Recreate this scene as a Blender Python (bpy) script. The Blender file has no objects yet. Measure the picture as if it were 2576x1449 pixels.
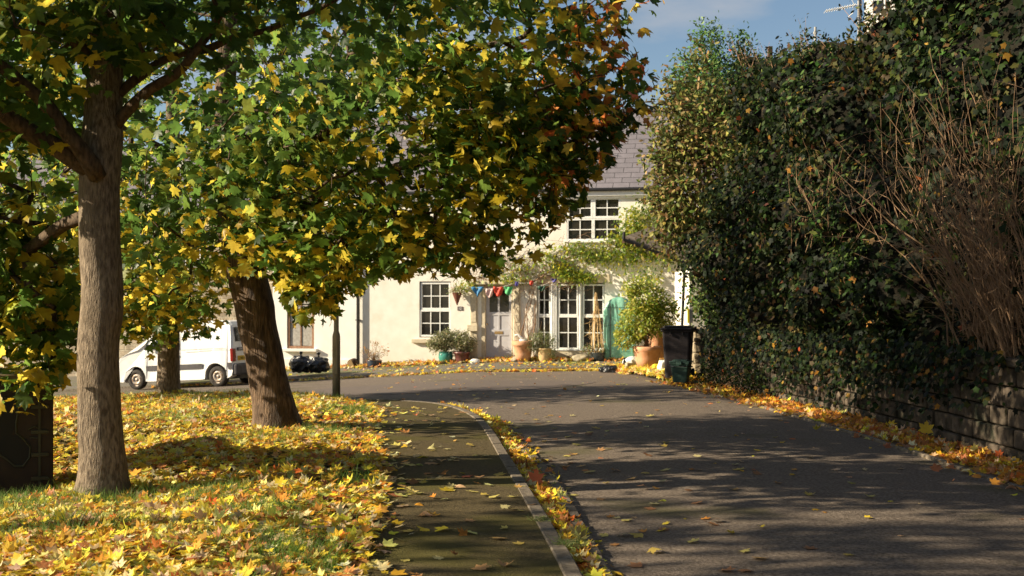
import bpy, bmesh, math, random
import numpy as np
from mathutils import Vector, Matrix
rng = np.random.default_rng(7); random.seed(7)
R = math.radians
S = bpy.context.scene
COL = S.collection
# ---------------------------------------------------------------- camera, sky, sun, exposure
FP, CX, HY, CH = 3000.0, 1288.0, 750.0, 1.6        # focal length / centre / horizon of the photo (2576 px wide), eye height
cd = bpy.data.cameras.new('camera'); cam = bpy.data.objects.new('camera', cd); COL.objects.link(cam)
cam.location = (0, 0, CH); cam.rotation_euler = (R(90), 0, 0)
cd.sensor_width = 36; cd.lens = FP/2576*36; cd.shift_y = 25.5/2576; cd.clip_end = 500; cd.clip_start = .1
cd.dof.use_dof = True; cd.dof.focus_distance = 11.5; cd.dof.aperture_fstop = 4.0
S.camera = cam
SUN_E, SUN_A = R(24), R(8)
W = bpy.data.worlds.new("World"); S.world = W; W.use_nodes = True
nt = W.node_tree; nt.nodes.clear()
o_ = nt.nodes.new('ShaderNodeOutputWorld'); b1 = nt.nodes.new('ShaderNodeBackground'); b2 = nt.nodes.new('ShaderNodeBackground')
sk = nt.nodes.new('ShaderNodeTexSky'); sk.sky_type = 'NISHITA'; sk.sun_disc = False
sk.sun_elevation = SUN_E; sk.sun_rotation = math.atan2(-math.cos(SUN_A), -math.sin(SUN_A)); sk.air_density = 1.0; sk.dust_density = .6; sk.ozone_density = 1.6
b1.inputs[1].default_value = .052
b2.inputs[0].default_value = (.56, .57, .60, 1); b2.inputs[1].default_value = .40
tc = nt.nodes.new('ShaderNodeTexCoord'); mp = nt.nodes.new('ShaderNodeMapping'); mp.inputs['Scale'].default_value = (3.2, 3.2, 9)
mp.inputs['Location'].default_value = (.9, .4, .55)
nz = nt.nodes.new('ShaderNodeTexNoise'); nz.inputs['Scale'].default_value = 1.5; nz.inputs['Detail'].default_value = 7; nz.inputs['Roughness'].default_value = .5
cr = nt.nodes.new('ShaderNodeValToRGB'); cr.color_ramp.elements[0].position = .46; cr.color_ramp.elements[1].position = .62
cr.color_ramp.elements[1].color = (.8, .8, .8, 1)
mx = nt.nodes.new('ShaderNodeMixShader'); L = nt.links.new
L(sk.outputs[0], b1.inputs[0]); L(tc.outputs['Generated'], mp.inputs[0]); L(mp.outputs[0], nz.inputs['Vector']); L(nz.outputs[0], cr.inputs[0])
L(cr.outputs[0], mx.inputs[0]); L(b1.outputs[0], mx.inputs[1]); L(b2.outputs[0], mx.inputs[2]); L(mx.outputs[0], o_.inputs[0])
sd = bpy.data.lights.new('sun', 'SUN'); sd.energy = 4.9; sd.angle = R(.55); sd.color = (1, .86, .63)
sun = bpy.data.objects.new('sun', sd); COL.objects.link(sun)
sundir = Vector((math.cos(SUN_E)*math.cos(SUN_A), math.cos(SUN_E)*math.sin(SUN_A), -math.sin(SUN_E)))
sun.rotation_euler = sundir.to_track_quat('-Z', 'Y').to_euler(); sun.location = (-20, 0, 15)
S.view_settings.view_transform = 'Standard'; S.view_settings.look = 'None'; S.view_settings.exposure = 1.2; S.view_settings.gamma = 1
S.cycles.max_bounces = 6; S.cycles.diffuse_bounces = 3; S.cycles.transmission_bounces = 3; S.cycles.transparent_max_bounces = 4

# ---------------------------------------------------------------- helpers
def P(px, py, D):                                   # point of the photo at distance D
    return ((px-CX)/FP*D, D, CH-(py-HY)/FP*D)
def hexc(r, g, b): return (r, g, b, 1)
def mat(name, c, rough=.8, c2=None, scale=5., bump=0., bscale=None, spec=.3, metal=0., detail=6, stretch=None, c3=None, s3=.6, w3=.5, trans=0, cut=(.35, .65)):
    m = bpy.data.materials.new(name); m.use_nodes = True; n = m.node_tree; p = n.nodes['Principled BSDF']
    p.inputs['Base Color'].default_value = hexc(*c); p.inputs['Roughness'].default_value = rough
    p.inputs['Specular IOR Level'].default_value = spec; p.inputs['Metallic'].default_value = metal
    t = n.nodes.new('ShaderNodeTexCoord'); vec = t.outputs['Object']
    if stretch:
        q = n.nodes.new('ShaderNodeMapping'); q.inputs['Scale'].default_value = stretch; n.links.new(vec, q.inputs[0]); vec = q.outputs[0]
    if c2:
        a = n.nodes.new('ShaderNodeTexNoise'); a.inputs['Scale'].default_value = scale; a.inputs['Detail'].default_value = detail
        r = n.nodes.new('ShaderNodeValToRGB'); r.color_ramp.elements[0].color = hexc(*c); r.color_ramp.elements[1].color = hexc(*c2)
        r.color_ramp.elements[0].position = cut[0]; r.color_ramp.elements[1].position = cut[1]
        n.links.new(vec, a.inputs['Vector']); n.links.new(a.outputs[0], r.inputs[0]); out = r.outputs[0]
        if c3:
            a3 = n.nodes.new('ShaderNodeTexNoise'); a3.inputs['Scale'].default_value = s3; a3.inputs['Detail'].default_value = 5
            r3 = n.nodes.new('ShaderNodeValToRGB'); r3.color_ramp.elements[0].position = w3; r3.color_ramp.elements[1].position = w3+.15
            mm = n.nodes.new('ShaderNodeMix'); mm.data_type = 'RGBA'; mm.inputs[7].default_value = hexc(*c3)
            n.links.new(t.outputs['Object'], a3.inputs['Vector']); n.links.new(a3.outputs[0], r3.inputs[0]); n.links.new(r3.outputs[0], mm.inputs[0])
            n.links.new(out, mm.inputs[6]); out = mm.outputs[2]
        n.links.new(out, p.inputs['Base Color'])
    if bump:
        a = n.nodes.new('ShaderNodeTexNoise'); a.inputs['Scale'].default_value = bscale or scale*3; a.inputs['Detail'].default_value = 4
        b = n.nodes.new('ShaderNodeBump'); b.inputs['Strength'].default_value = 1; b.inputs['Distance'].default_value = bump
        n.links.new(vec, a.inputs['Vector']); n.links.new(a.outputs[0], b.inputs['Height']); n.links.new(b.outputs[0], p.inputs['Normal'])
    return m
def brickmat(name, c, c2, mortar, bw, rh, msize=.02, bump=.01, rough=.8, rot=None, var=.4):
    m = bpy.data.materials.new(name); m.use_nodes = True; n = m.node_tree; p = n.nodes['Principled BSDF']
    p.inputs['Roughness'].default_value = rough; p.inputs['Specular IOR Level'].default_value = .25
    t = n.nodes.new('ShaderNodeTexCoord'); q = n.nodes.new('ShaderNodeMapping')
    if rot: q.inputs['Rotation'].default_value = rot
    b = n.nodes.new('ShaderNodeTexBrick'); b.inputs['Scale'].default_value = 1; b.inputs['Brick Width'].default_value = bw; b.inputs['Row Height'].default_value = rh
    b.inputs['Mortar Size'].default_value = msize; b.inputs['Mortar Smooth'].default_value = .3
    b.inputs['Color1'].default_value = hexc(*c); b.inputs['Color2'].default_value = hexc(*c2); b.inputs['Mortar'].default_value = hexc(*mortar)
    a = n.nodes.new('ShaderNodeTexNoise'); a.inputs['Scale'].default_value = 4; a.inputs['Detail'].default_value = 8
    mm = n.nodes.new('ShaderNodeMix'); mm.data_type = 'RGBA'; mm.blend_type = 'MULTIPLY'; mm.inputs[0].default_value = var
    L = n.links.new
    L(t.outputs['Object'], q.inputs[0]); L(q.outputs[0], b.inputs['Vector']); L(q.outputs[0], a.inputs['Vector'])
    r = n.nodes.new('ShaderNodeValToRGB'); r.color_ramp.elements[0].position = .35; r.color_ramp.elements[1].position = .65; r.color_ramp.elements[0].color = (.4, .4, .4, 1)
    L(a.outputs[0], r.inputs[0]); L(b.outputs['Color'], mm.inputs[6]); L(r.outputs[0], mm.inputs[7]); L(mm.outputs[2], p.inputs['Base Color'])
    bp = n.nodes.new('ShaderNodeBump'); bp.inputs['Distance'].default_value = bump; bp.invert = True; L(b.outputs['Fac'], bp.inputs['Height']); L(bp.outputs[0], p.inputs['Normal'])
    return m
def leafmat(name, transl=.45, rough=.45, spec=.35, vein=.8, tg=.68):
    m = bpy.data.materials.new(name); m.use_nodes = True; n = m.node_tree; p = n.nodes['Principled BSDF']; L = n.links.new
    p.inputs['Roughness'].default_value = rough; p.inputs['Specular IOR Level'].default_value = spec
    a = n.nodes.new('ShaderNodeAttribute'); a.attribute_name = 'tint'
    t = n.nodes.new('ShaderNodeTexCoord'); z = n.nodes.new('ShaderNodeTexNoise'); z.inputs['Scale'].default_value = 22; z.inputs['Detail'].default_value = 3
    r = n.nodes.new('ShaderNodeValToRGB'); r.color_ramp.elements[0].position = .3; r.color_ramp.elements[1].position = .62; r.color_ramp.elements[0].color = (.62, .52, .4, 1)
    mm = n.nodes.new('ShaderNodeMix'); mm.data_type = 'RGBA'; mm.blend_type = 'MULTIPLY'; mm.inputs[0].default_value = vein
    L(t.outputs['Object'], z.inputs['Vector']); L(z.outputs[0], r.inputs[0]); L(a.outputs['Color'], mm.inputs[6]); L(r.outputs[0], mm.inputs[7])
    L(mm.outputs[2], p.inputs['Base Color'])
    tr = n.nodes.new('ShaderNodeBsdfTranslucent'); mix = n.nodes.new('ShaderNodeMixShader'); mix.inputs[0].default_value = transl
    g = n.nodes.new('ShaderNodeGamma'); g.inputs[1].default_value = tg; L(mm.outputs[2], g.inputs[0]); L(g.outputs[0], tr.inputs[0])
    o = n.nodes['Material Output']; L(p.outputs[0], mix.inputs[1]); L(tr.outputs[0], mix.inputs[2]); L(mix.outputs[0], o.inputs[0])
    return m
M = {}
def tag(o, label=None, cat=None, group=None, kind=None):
    if label: o['label'] = label
    if cat: o['category'] = cat
    if group: o['group'] = group
    if kind: o['kind'] = kind
    return o
def thing(name, label, cat, loc=(0, 0, 0), rz=0, group=None):
    o = bpy.data.objects.new(name, None); COL.objects.link(o); o.location = loc; o.rotation_euler = (0, 0, rz); o.empty_display_size = .2
    return tag(o, label, cat, group)
def link(name, me, m, parent=None, smooth=False):
    if m is not None:
        for k in (m if isinstance(m, (list, tuple)) else [m]): me.materials.append(k)
    if smooth: me.polygons.foreach_set('use_smooth', [True]*len(me.polygons))
    o = bpy.data.objects.new(name, me); COL.objects.link(o)
    if parent: o.parent = parent
    return o
class B:                                            # collects shapes into ONE mesh
    def __init__(s): s.bm = bmesh.new()
    def box(s, x0, x1, y0, y1, z0, z1, bev=0, mi=0, mtx=None):
        r = bmesh.ops.create_cube(s.bm, size=1); vs = r['verts']
        for v in vs: v.co = Vector(((x0+x1)/2+v.co.x*(x1-x0), (y0+y1)/2+v.co.y*(y1-y0), (z0+z1)/2+v.co.z*(z1-z0)))
        if mtx: bmesh.ops.transform(s.bm, matrix=mtx, verts=vs)
        if bev:
            es = list({e for v in vs for e in v.link_edges}); bmesh.ops.bevel(s.bm, geom=es, offset=bev, segments=2, affect='EDGES', profile=.5)
        return s
    def quad(s, *pts):
        s.bm.faces.new([s.bm.verts.new(p) for p in pts]); return s
    def tube(s, pts, rads, n=8, cap=True):
        pts = [Vector(p) for p in pts]
        if not hasattr(rads, '__len__'): rads = [rads]*len(pts)
        prev = None; rings = []
        for i, p in enumerate(pts):
            d = (pts[min(i+1, len(pts)-1)]-pts[max(i-1, 0)]).normalized()
            if prev is None: a = d.orthogonal().normalized()
            else: a = (prev-d*prev.dot(d)).normalized()
            prev = a; b = d.cross(a)
            rings.append([s.bm.verts.new(p+(a*math.cos(2*math.pi*k/n)+b*math.sin(2*math.pi*k/n))*rads[i]) for k in range(n)])
        for r0, r1 in zip(rings, rings[1:]):
            for k in range(n): s.bm.faces.new((r0[k], r0[(k+1) % n], r1[(k+1) % n], r1[k]))
        if cap and n > 2: s.bm.faces.new(rings[0][::-1]); s.bm.faces.new(rings[-1])
        return s
    def lathe(s, prof, n=28, c=(0, 0, 0), wob=0):
        rings = []
        for r, z in prof:
            rings.append([s.bm.verts.new((c[0]+r*math.cos(2*math.pi*k/n), c[1]+r*math.sin(2*math.pi*k/n), c[2]+z)) for k in range(n)])
        for r0, r1 in zip(rings, rings[1:]):
            for k in range(n): s.bm.faces.new((r0[k], r0[(k+1) % n], r1[(k+1) % n], r1[k]))
        s.bm.faces.new(rings[0][::-1]); s.bm.faces.new(rings[-1]); return s
    def prism(s, poly, a, ext):                     # poly of 3D points, extruded by vector ext
        v0 = [s.bm.verts.new(p) for p in poly]; v1 = [s.bm.verts.new(Vector(p)+Vector(ext)) for p in poly]
        s.bm.faces.new(v0); s.bm.faces.new(v1[::-1]); n = len(poly)
        for k in range(n): s.bm.faces.new((v0[k], v1[k], v1[(k+1) % n], v0[(k+1) % n]))
        return s
    def blob(s, c, r, sub=3, amp=.15, seed=0, flat=None):
        q = bmesh.ops.create_icosphere(s.bm, subdivisions=sub, radius=1); rs = random.Random(seed)
        ph = [(rs.uniform(0, 6), Vector((rs.uniform(-4, 4), rs.uniform(-4, 4), rs.uniform(-4, 4)))) for _ in range(7)]
        for v in q['verts']:
            d = v.co.copy(); k = 1+amp*sum(math.sin(f.dot(d)*1.3+p) for p, f in ph)/2.5
            v.co = Vector((c[0]+d.x*r[0]*k, c[1]+d.y*r[1]*k, c[2]+max(d.z, -.9 if flat is None else flat)*r[2]*k))
        return s
    def done(s, name, m, parent=None, smooth=False, recalc=True):
        if recalc: bmesh.ops.recalc_face_normals(s.bm, faces=s.bm.faces)
        me = bpy.data.meshes.new(name); s.bm.to_mesh(me); s.bm.free()
        return link(name, me, m, parent, smooth)
def text(name, body, size, m, parent, loc, rot, ext=.002):
    cu = bpy.data.curves.new(name, 'FONT'); cu.body = body; cu.size = size; cu.extrude = ext; cu.align_x = 'LEFT'
    t = bpy.data.objects.new(name, cu); COL.objects.link(t); dg = bpy.context.evaluated_depsgraph_get()
    me = bpy.data.meshes.new_from_object(t.evaluated_get(dg)); bpy.data.objects.remove(t)
    me.materials.clear(); o = link(name, me, m, parent); o.location = loc; o.rotation_euler = rot; return o
def soup(name, V, tri, tint, m, parent=None):       # V (n,k,3) copies of a template with triangles tri, tint (n,3)
    n, k, _ = V.shape; T = len(tri)
    F = (tri[None]+(np.arange(n)*k)[:, None, None]).reshape(-1)
    me = bpy.data.meshes.new(name); me.vertices.add(n*k); me.vertices.foreach_set('co', V.reshape(-1).astype(np.float32))
    me.loops.add(len(F)); me.loops.foreach_set('vertex_index', F.astype(np.int32)); me.polygons.add(n*T)
    me.polygons.foreach_set('loop_start', (np.arange(n*T)*3).astype(np.int32)); me.polygons.foreach_set('loop_total', np.full(n*T, 3, np.int32))
    if tint is not None:
        at = me.attributes.new('tint', 'FLOAT_COLOR', 'FACE'); c = np.ones((n, T, 4), np.float32); c[:, :, :3] = tint[:, None]; at.data.foreach_set('color', c.reshape(-1))
    me.update(calc_edges=True); me.validate()
    return link(name, me, m, parent)
def star(pr, cx=.0, cy=.0):                         # outline given as (deg from tip, radius), mirrored, fanned from the middle
    pts = [(math.sin(R(a))*r, math.cos(R(a))*r) for a, r in pr]; pts += [(-x, y) for x, y in pts[::-1] if abs(x) > 1e-3]
    V = np.array([(cx, cy)]+pts); n = len(pts); return V, np.array([(0, 1+i, 1+(i+1) % n) for i in range(n)])
MAPLE = star([(0, 1.), (7, .80), (15, .80), (25, .52), (35, .72), (42, .74), (51, .98), (59, .76), (68, .70), (80, .50), (92, .62), (106, .80), (120, .56), (142, .50), (180, .30)])
MAPLE_LOW = star([(0, 1.), (12, .78), (26, .52), (40, .74), (52, .95), (78, .50), (106, .78), (140, .48), (180, .28)])
IVY = star([(0, 1.), (28, .5), (55, .75), (90, .45), (130, .6), (180, .35)])
OVAL = (np.array([(0, 0), (.22, .33), (.2, .7), (0, 1.), (-.2, .7), (-.22, .33)]), np.array([(0, 1, 5), (1, 2, 4), (1, 4, 5), (2, 3, 4)]))
BLADE = (np.array([(-.5, 0), (.5, 0), (-.38, .5), (.38, .5), (0, 1.)]), np.array([(0, 1, 3), (0, 3, 2), (2, 3, 4)]))
def unit(a): return a/np.maximum(np.linalg.norm(a, axis=-1, keepdims=True), 1e-9)
def place(tpl, pos, nrm, tip, size, curl=0., fold=0.):
    T = tpl[0]; n = len(pos); nrm = unit(nrm); t = unit(tip-nrm*(tip*nrm).sum(1, keepdims=True)); b = np.cross(t, nrm)
    size = np.broadcast_to(size, (n,)); curl = np.broadcast_to(curl, (n,)); fold = np.broadcast_to(fold, (n,))
    x, y = T[:, 0], T[:, 1]; r2 = x*x+y*y
    z = curl[:, None]*r2+fold[:, None]*np.abs(x)
    return pos[:, None]+size[:, None, None]*(x[None, :, None]*b[:, None]+y[None, :, None]*t[:, None]+z[..., None]*nrm[:, None])
def pick(cols, w, n, jit=.18):
    c = np.array(cols)[rng.choice(len(cols), n, p=np.array(w)/sum(w))]; return np.clip(c*(1+rng.normal(0, jit, (n, 1)))*(1+rng.normal(0, jit/3, (n, 3))), .004, .9)
def sm(a, b, x): t = np.clip((x-a)/(b-a), 0, 1); return t*t*(3-2*t)
def nsum(x, y, f, s=0):
    return (np.sin(x*f+1.3+s)*np.cos(y*f*.9+s*2.1)+.6*np.sin(x*f*2.3-y*f*1.7+s)+.4*np.cos(x*f*3.9+y*f*4.3+s*.7))/2
# ---------------------------------------------------------------- materials
M['asphalt'] = mat('asphalt', (.070, .053, .040), .88, (.235, .188, .148), 42, .011, 90, spec=.25, c3=(.085, .078, .03), s3=.6, w3=.57, detail=3, cut=(.3, .7))
M['path'] = mat('path_asphalt', (.045, .033, .014), .92, (.125, .095, .045), 42, .011, 90, c3=(.085, .072, .018), s3=.9, w3=.47, detail=3, spec=.2, cut=(.3, .7))
M['pave'] = mat('pavement', (.10, .09, .07), .9, (.18, .16, .13), 30, .004, c3=(.10, .11, .03), s3=.8, w3=.5)
M['kerb'] = mat('kerb_stone', (.10, .080, .058), .85, (.20, .165, .125), 18, .004, 60)
M['soil'] = mat('soil', (.035, .022, .010), .95, (.10, .065, .02), 9, .03, 25, c3=(.04, .06, .012), s3=2.2, w3=.5)
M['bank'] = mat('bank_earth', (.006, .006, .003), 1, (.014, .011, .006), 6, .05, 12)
M['leaf'] = leafmat('maple_leaf', .62, .42, .4)
M['litter'] = leafmat('fallen_leaf', .3, .55, .3, .4)
M['ivy'] = leafmat('ivy_leaf', .2, .55, .12, .8, .8)
M['grass'] = leafmat('grass_blade', .35, .6, .2)
M['bark'] = mat('bark', (.09, .066, .045), .9, (.27, .21, .15), 30, .018, 60, stretch=(1.6, 1.6, .4), c3=(.14, .105, .07), s3=2.2, w3=.52, cut=(.36, .64))
M['bark3'] = mat('shaded_wet_bark', (.05, .030, .018), .8, (.20, .13, .08), 18, .03, 40, stretch=(1.8, 1.8, .25), c3=(.07, .045, .028), s3=2.4, w3=.5, cut=(.36, .66))  # wet brown bark, darkened further to carry the shade on the leaning trunk
M['bark2'] = mat('dark_bark', (.04, .026, .016), .9, (.12, .08, .05), 20, .012, 40, stretch=(1.5, 1.5, .5))
M['render'] = mat('cream_render', (.74, .70, .62), .9, (.80, .77, .70), 3, .004, 60, c3=(.66, .61, .51), s3=1.2, w3=.58)
M['white_render'] = mat('white_render', (.78, .77, .72), .9, (.86, .84, .79), 2.5, .004, 50)
M['upvc'] = mat('white_upvc', (.82, .82, .80), .35, (.74, .74, .72), 12, spec=.5)
M['stonetrim'] = mat('painted_stone', (.50, .43, .31), .9, (.62, .54, .40), 14, .004, 60)
M['glass'] = mat('window_glass', (.012, .013, .014), .06, (.035, .03, .024), 2.3, spec=.7)
M['slate'] = brickmat('slate', (.205, .185, .205), (.17, .155, .172), (.07, .065, .07), .5, .26, .011, .012, .72, var=.25)
M['rubble'] = brickmat('rubble_stone', (.50, .41, .30), (.38, .31, .22), (.52, .45, .34), .42, .19, .03, .03, .9, rot=(R(90), 0, 0), var=.8)
M['black'] = mat('black_plastic', (.012, .012, .012), .4, (.02, .018, .017), 8, spec=.45)
M['binplastic'] = mat('bin_plastic', (.014, .011, .013), .5, (.028, .022, .024), 14, .002, 40, spec=.35)
M['caddy'] = mat('green_plastic', (.018, .045, .036), .5, (.03, .065, .052), 14, spec=.35)
M['bag'] = mat('black_bag', (.008, .008, .009), .22, (.02, .02, .022), 5, .03, 14, spec=.6)
M['van'] = mat('van_paint', (.78, .78, .77), .3, (.70, .69, .67), 3, spec=.5)
M['grey'] = mat('grey_bumper', (.045, .04, .042), .6, (.075, .068, .07), 10)
M['tyre'] = mat('tyre', (.018, .016, .015), .8, (.05, .042, .034), 18)
M['steel'] = mat('wheel_steel', (.45, .42, .38), .5, (.22, .14, .08), 14, c3=None, metal=.3)
M['red'] = mat('red_lens', (.25, .008, .006), .15, (.12, .006, .005), 30, spec=.6)
M['plate'] = mat('yellow_plate', (.75, .50, .02), .4, (.68, .44, .02), 8)
M['terra'] = mat('terracotta', (.52, .25, .13), .8, (.62, .35, .21), 7, .003, 30)
M['tan'] = mat('tan_pot', (.50, .34, .16), .8, (.58, .42, .22), 8, .003)
M['teal'] = mat('teal_glaze', (.03, .19, .16), .18, (.06, .26, .21), 6, spec=.6)
M['plum'] = mat('plum_glaze', (.10, .035, .035), .3, (.17, .07, .06), 8, spec=.5)
M['blueg'] = mat('blue_glaze', (.02, .035, .06), .2, (.05, .07, .10), 8, spec=.6)
M['darkg'] = mat('dark_glaze', (.018, .022, .024), .18, (.05, .06, .065), 7, spec=.6)
M['tarp'] = mat('green_sheet', (.11, .30, .22), .35, (.19, .40, .31), 5, .012, 9, spec=.5)
M['cane'] = mat('cane', (.52, .34, .14), .7, (.62, .44, .22), 9)
M['twig'] = mat('dry_twig', (.17, .10, .055), .85, (.30, .19, .11), 8)
M['door'] = mat('door_paint', (.42, .41, .43), .5, (.47, .46, .48), 5)
M['brass'] = mat('brass', (.40, .27, .12), .4, (.3, .2, .1), 12, metal=.5)
M['pole'] = mat('lamp_steel', (.40, .32, .21), .6, (.25, .20, .12), 9, stretch=(1, 1, .3))
M['box'] = mat('shaded_brown_steel', (.020, .012, .007), .6, (.032, .02, .01), 6, spec=.3)  # shade over the container is put into this dark brown
M['wood'] = mat('dark_wood', (.05, .03, .02), .8, (.10, .06, .035), 10, stretch=(1, 1, .2))
M['stone'] = mat('wall_stone', (.035, .027, .018), .92, (.13, .10, .075), 5, .02, 16, c3=(.02, .022, .012), s3=2.4, w3=.53)
M['rock'] = mat('rock', (.30, .25, .17), .9, (.42, .36, .26), 6, .01, 20)
M['whitepl'] = mat('white_plastic', (.8, .79, .75), .4, (.7, .68, .64), 6, .01, 20)
M['curtain'] = mat('curtain', (.30, .25, .17), .9, (.20, .16, .11), 30, stretch=(3, 1, .1))
M['net'] = mat('net_curtain', (.30, .28, .25), .9, (.44, .42, .38), 14)
def flat(n, c, r=.6): M[n] = mat(n, c, r, tuple(k*.85 for k in c), 9); return M[n]
for n, c in dict(f_blue=(.05, .22, .45), f_pink=(.72, .50, .48), f_red=(.68, .07, .04), f_green=(.10, .45, .18), f_purple=(.12, .10, .42), f_dark=(.02, .08, .05), yellow=(.72, .58, .03), bluepl=(.03, .22, .6), greypost=(.36, .35, .33), maroon=(.16, .06, .04), black_paint=(.008, .008, .006), olive=(.05, .05, .025), plum_sign=(.11, .085, .09)).items(): flat(n, c)

# ---------------------------------------------------------------- ground
def G(x, y):
    x = np.asarray(x, float); y = np.asarray(y, float)
    base = -.4*np.clip((y-22)/12, 0, 1.1)
    return base+.055*np.minimum(0, x+1)*sm(12, 25, y)
KERB = [(.62, -4), (.55, 3), (.417, 6.87), (.302, 8.32), (.146, 10.2), (-.04, 12.3), (-.216, 14.4), (-.38, 15.9), (-.60, 17.0), (-.82, 17.75), (-1.18, 18.5), (-1.6, 18.95), (-2.1, 19.3), (-2.8, 19.75), (-5, 21.1), (-8, 22.5), (-14, 24.3), (-22, 26)]
LEFT = [(-.95, -4), (-.95, 3), (-.98, 6.87), (-1.05, 8.3), (-1.15, 10.2), (-1.45, 12.3), (-1.74, 14.4), (-1.86, 15.9), (-1.96, 17.0), (-2.1, 17.75), (-2.3, 18.35), (-2.5, 18.8), (-2.75, 19.15), (-3.1, 19.6)]
def resample(pts, step):
    p = np.array(pts, float); d = np.r_[0, np.cumsum(np.linalg.norm(np.diff(p, axis=0), axis=1))]; n = max(2, int(d[-1]/step)); t = np.linspace(0, d[-1], n)
    return np.stack([np.interp(t, d, p[:, k]) for k in range(p.shape[1])], 1)
def smooth(p, it=3):
    p = p.copy()
    for _ in range(it): p[1:-1] = (p[:-2]+2*p[1:-1]+p[2:])/4
    return p
def grid_mesh(name, XY, Z, m, kind='structure'):
    a, b = Z.shape; V = np.dstack([XY[..., 0], XY[..., 1], Z]).reshape(-1, 3)
    F = [(i*b+j, i*b+j+1, (i+1)*b+j+1, (i+1)*b+j) for i in range(a-1) for j in range(b-1)]
    me = bpy.data.meshes.new(name); me.from_pydata(V.tolist(), [], F); me.update()
    if a > 1 and me.polygons[0].normal.z < 0: me.flip_normals()
    o = link(name, me, m, None, True); return tag(o, kind=kind)
def grid(x0, x1, nx, y0, y1, ny):
    X, Y = np.meshgrid(np.linspace(x0, x1, nx), np.linspace(y0, y1, ny)); return np.dstack([X, Y])
g = grid(-90, 90, 61, -40, 140, 61); tag(grid_mesh('ground', g, G(g[..., 0], g[..., 1])-.75-.0*g[..., 0], M['soil']), 'bare earth ground stretching out beneath and beyond the street')
g = grid(-45, 5.6, 130, -6, 37.5, 150); VB = np.array([(-.95, -6), (-.98, 6.87), (-1.45, 12.3), (-1.95, 17), (-2.75, 19.1), (-5, 21), (-8, 22.4), (-14, 24.2)]); ROADZ = lambda x, y: G(x, y)-.9*sm(.5, 1.3, np.interp(y, VB[:, 1], VB[:, 0])-x)*(y < 23.6)-.085+.03*sm(.3, 2, x)*(1-sm(2.6, 4.6, x))
tag(grid_mesh('road', g, ROADZ(g[..., 0], g[..., 1]), M['asphalt']), 'worn dark asphalt lane running to the white cottage, striped by shade')
th_ = np.linspace(0, 2*np.pi, 60); rr_ = np.linspace(0, 1, 8); g = np.dstack([-1.6+3.2*rr_[:, None]*np.cos(th_)*(1+.12*np.sin(3*th_)), 24.2+3.0*rr_[:, None]*np.sin(th_)*(1+.1*np.cos(2*th_))])
M['patch'] = mat('asphalt_patch', (.085, .066, .055), .85, (.17, .135, .115), 90, .004, 150, detail=3, cut=(.3, .7))
tag(grid_mesh('road_patch', g, ROADZ(g[..., 0], g[..., 1])+.006, M['patch']), 'rounded darker resurfaced patch in the lane where it bends')
kc = smooth(resample(KERB, .25), 4)
def strip(name, A, Bp, za, zb, m, label, nseg=10):
    t = np.linspace(0, 1, nseg)[None, :, None]; XY = A[:, None, :2]*(1-t)+Bp[:, None, :2]*t; Z = za[:, None]*(1-t[..., 0])+zb[:, None]*t[..., 0]
    return tag(grid_mesh(name, XY, Z, m), label)
K14 = np.array(KERB[:14]); L14 = np.array(LEFT)
tt = np.linspace(0, 13, 130); Kp = np.stack([np.interp(tt, range(14), K14[:, i]) for i in (0, 1)], 1); Lp = np.stack([np.interp(tt, range(14), L14[:, i]) for i in (0, 1)], 1)
Kp = smooth(Kp, 4); Lp = smooth(Lp, 8)
dn = np.gradient(Kp, axis=0); dn = np.stack([-dn[:, 1], dn[:, 0]], 1)/np.hypot(*dn.T)[:, None]     # points to the path side
Kin = Kp+dn*.10
strip('footpath', Kin, Lp+np.array([-.35, 0]), G(*Kin.T)-.006, G(*Lp.T)-.006, M['path'], 'mossy brown asphalt footpath between the leafy verge and the lane')
def kerb_run(name, c, w, h0, h1, label, m=M['kerb'], stone=.9, base=None):
    b = B(); c = np.asarray(c); d = np.r_[0, np.cumsum(np.hypot(*np.diff(c, axis=0).T))]; s = 0; rs = random.Random(3)
    while s < d[-1]-.2:
        e = min(s+stone, d[-1]); ts = np.linspace(s+.007, e-.007, 5); x = np.interp(ts, d, c[:, 0]); y = np.interp(ts, d, c[:, 1])
        tx, ty = np.gradient(x), np.gradient(y); q = np.hypot(tx, ty); nx, ny = -ty/q, tx/q; j = rs.uniform(-.008, .008); rings = []
        for i in range(5):
            z = float((base or G)(x[i], y[i])); prof = [(0, h0), (0, h1-.012), (.012, h1), (w-.008, h1), (w, h1-.008), (w, h0)]
            rings.append([b.bm.verts.new((x[i]+nx[i]*o, y[i]+ny[i]*o, z+zz+j)) for o, zz in prof])
        for r0, r1 in zip(rings, rings[1:]):
            for k in range(5): b.bm.faces.new((r0[k], r0[k+1], r1[k+1], r1[k]))
        b.bm.faces.new(rings[0]); b.bm.faces.new(rings[-1][::-1]); s = e
    return tag(b.done(name, m), label, kind='structure')
kerb_run('kerb', kc, .11, -.2, .004, 'weathered grey kerb stones curving round between footpath and lane')
ch = [(.68, 5.5), (.62, 6.87), (.56, 8.3), (.47, 10.2), (.33, 12.0), (.13, 13.6)]
kerb_run('gutter_channel', smooth(resample(ch, .2), 2), .10, -.2, -.052, 'thin sett channel in the lane parallel to the curving kerb', stone=.22)
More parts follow.
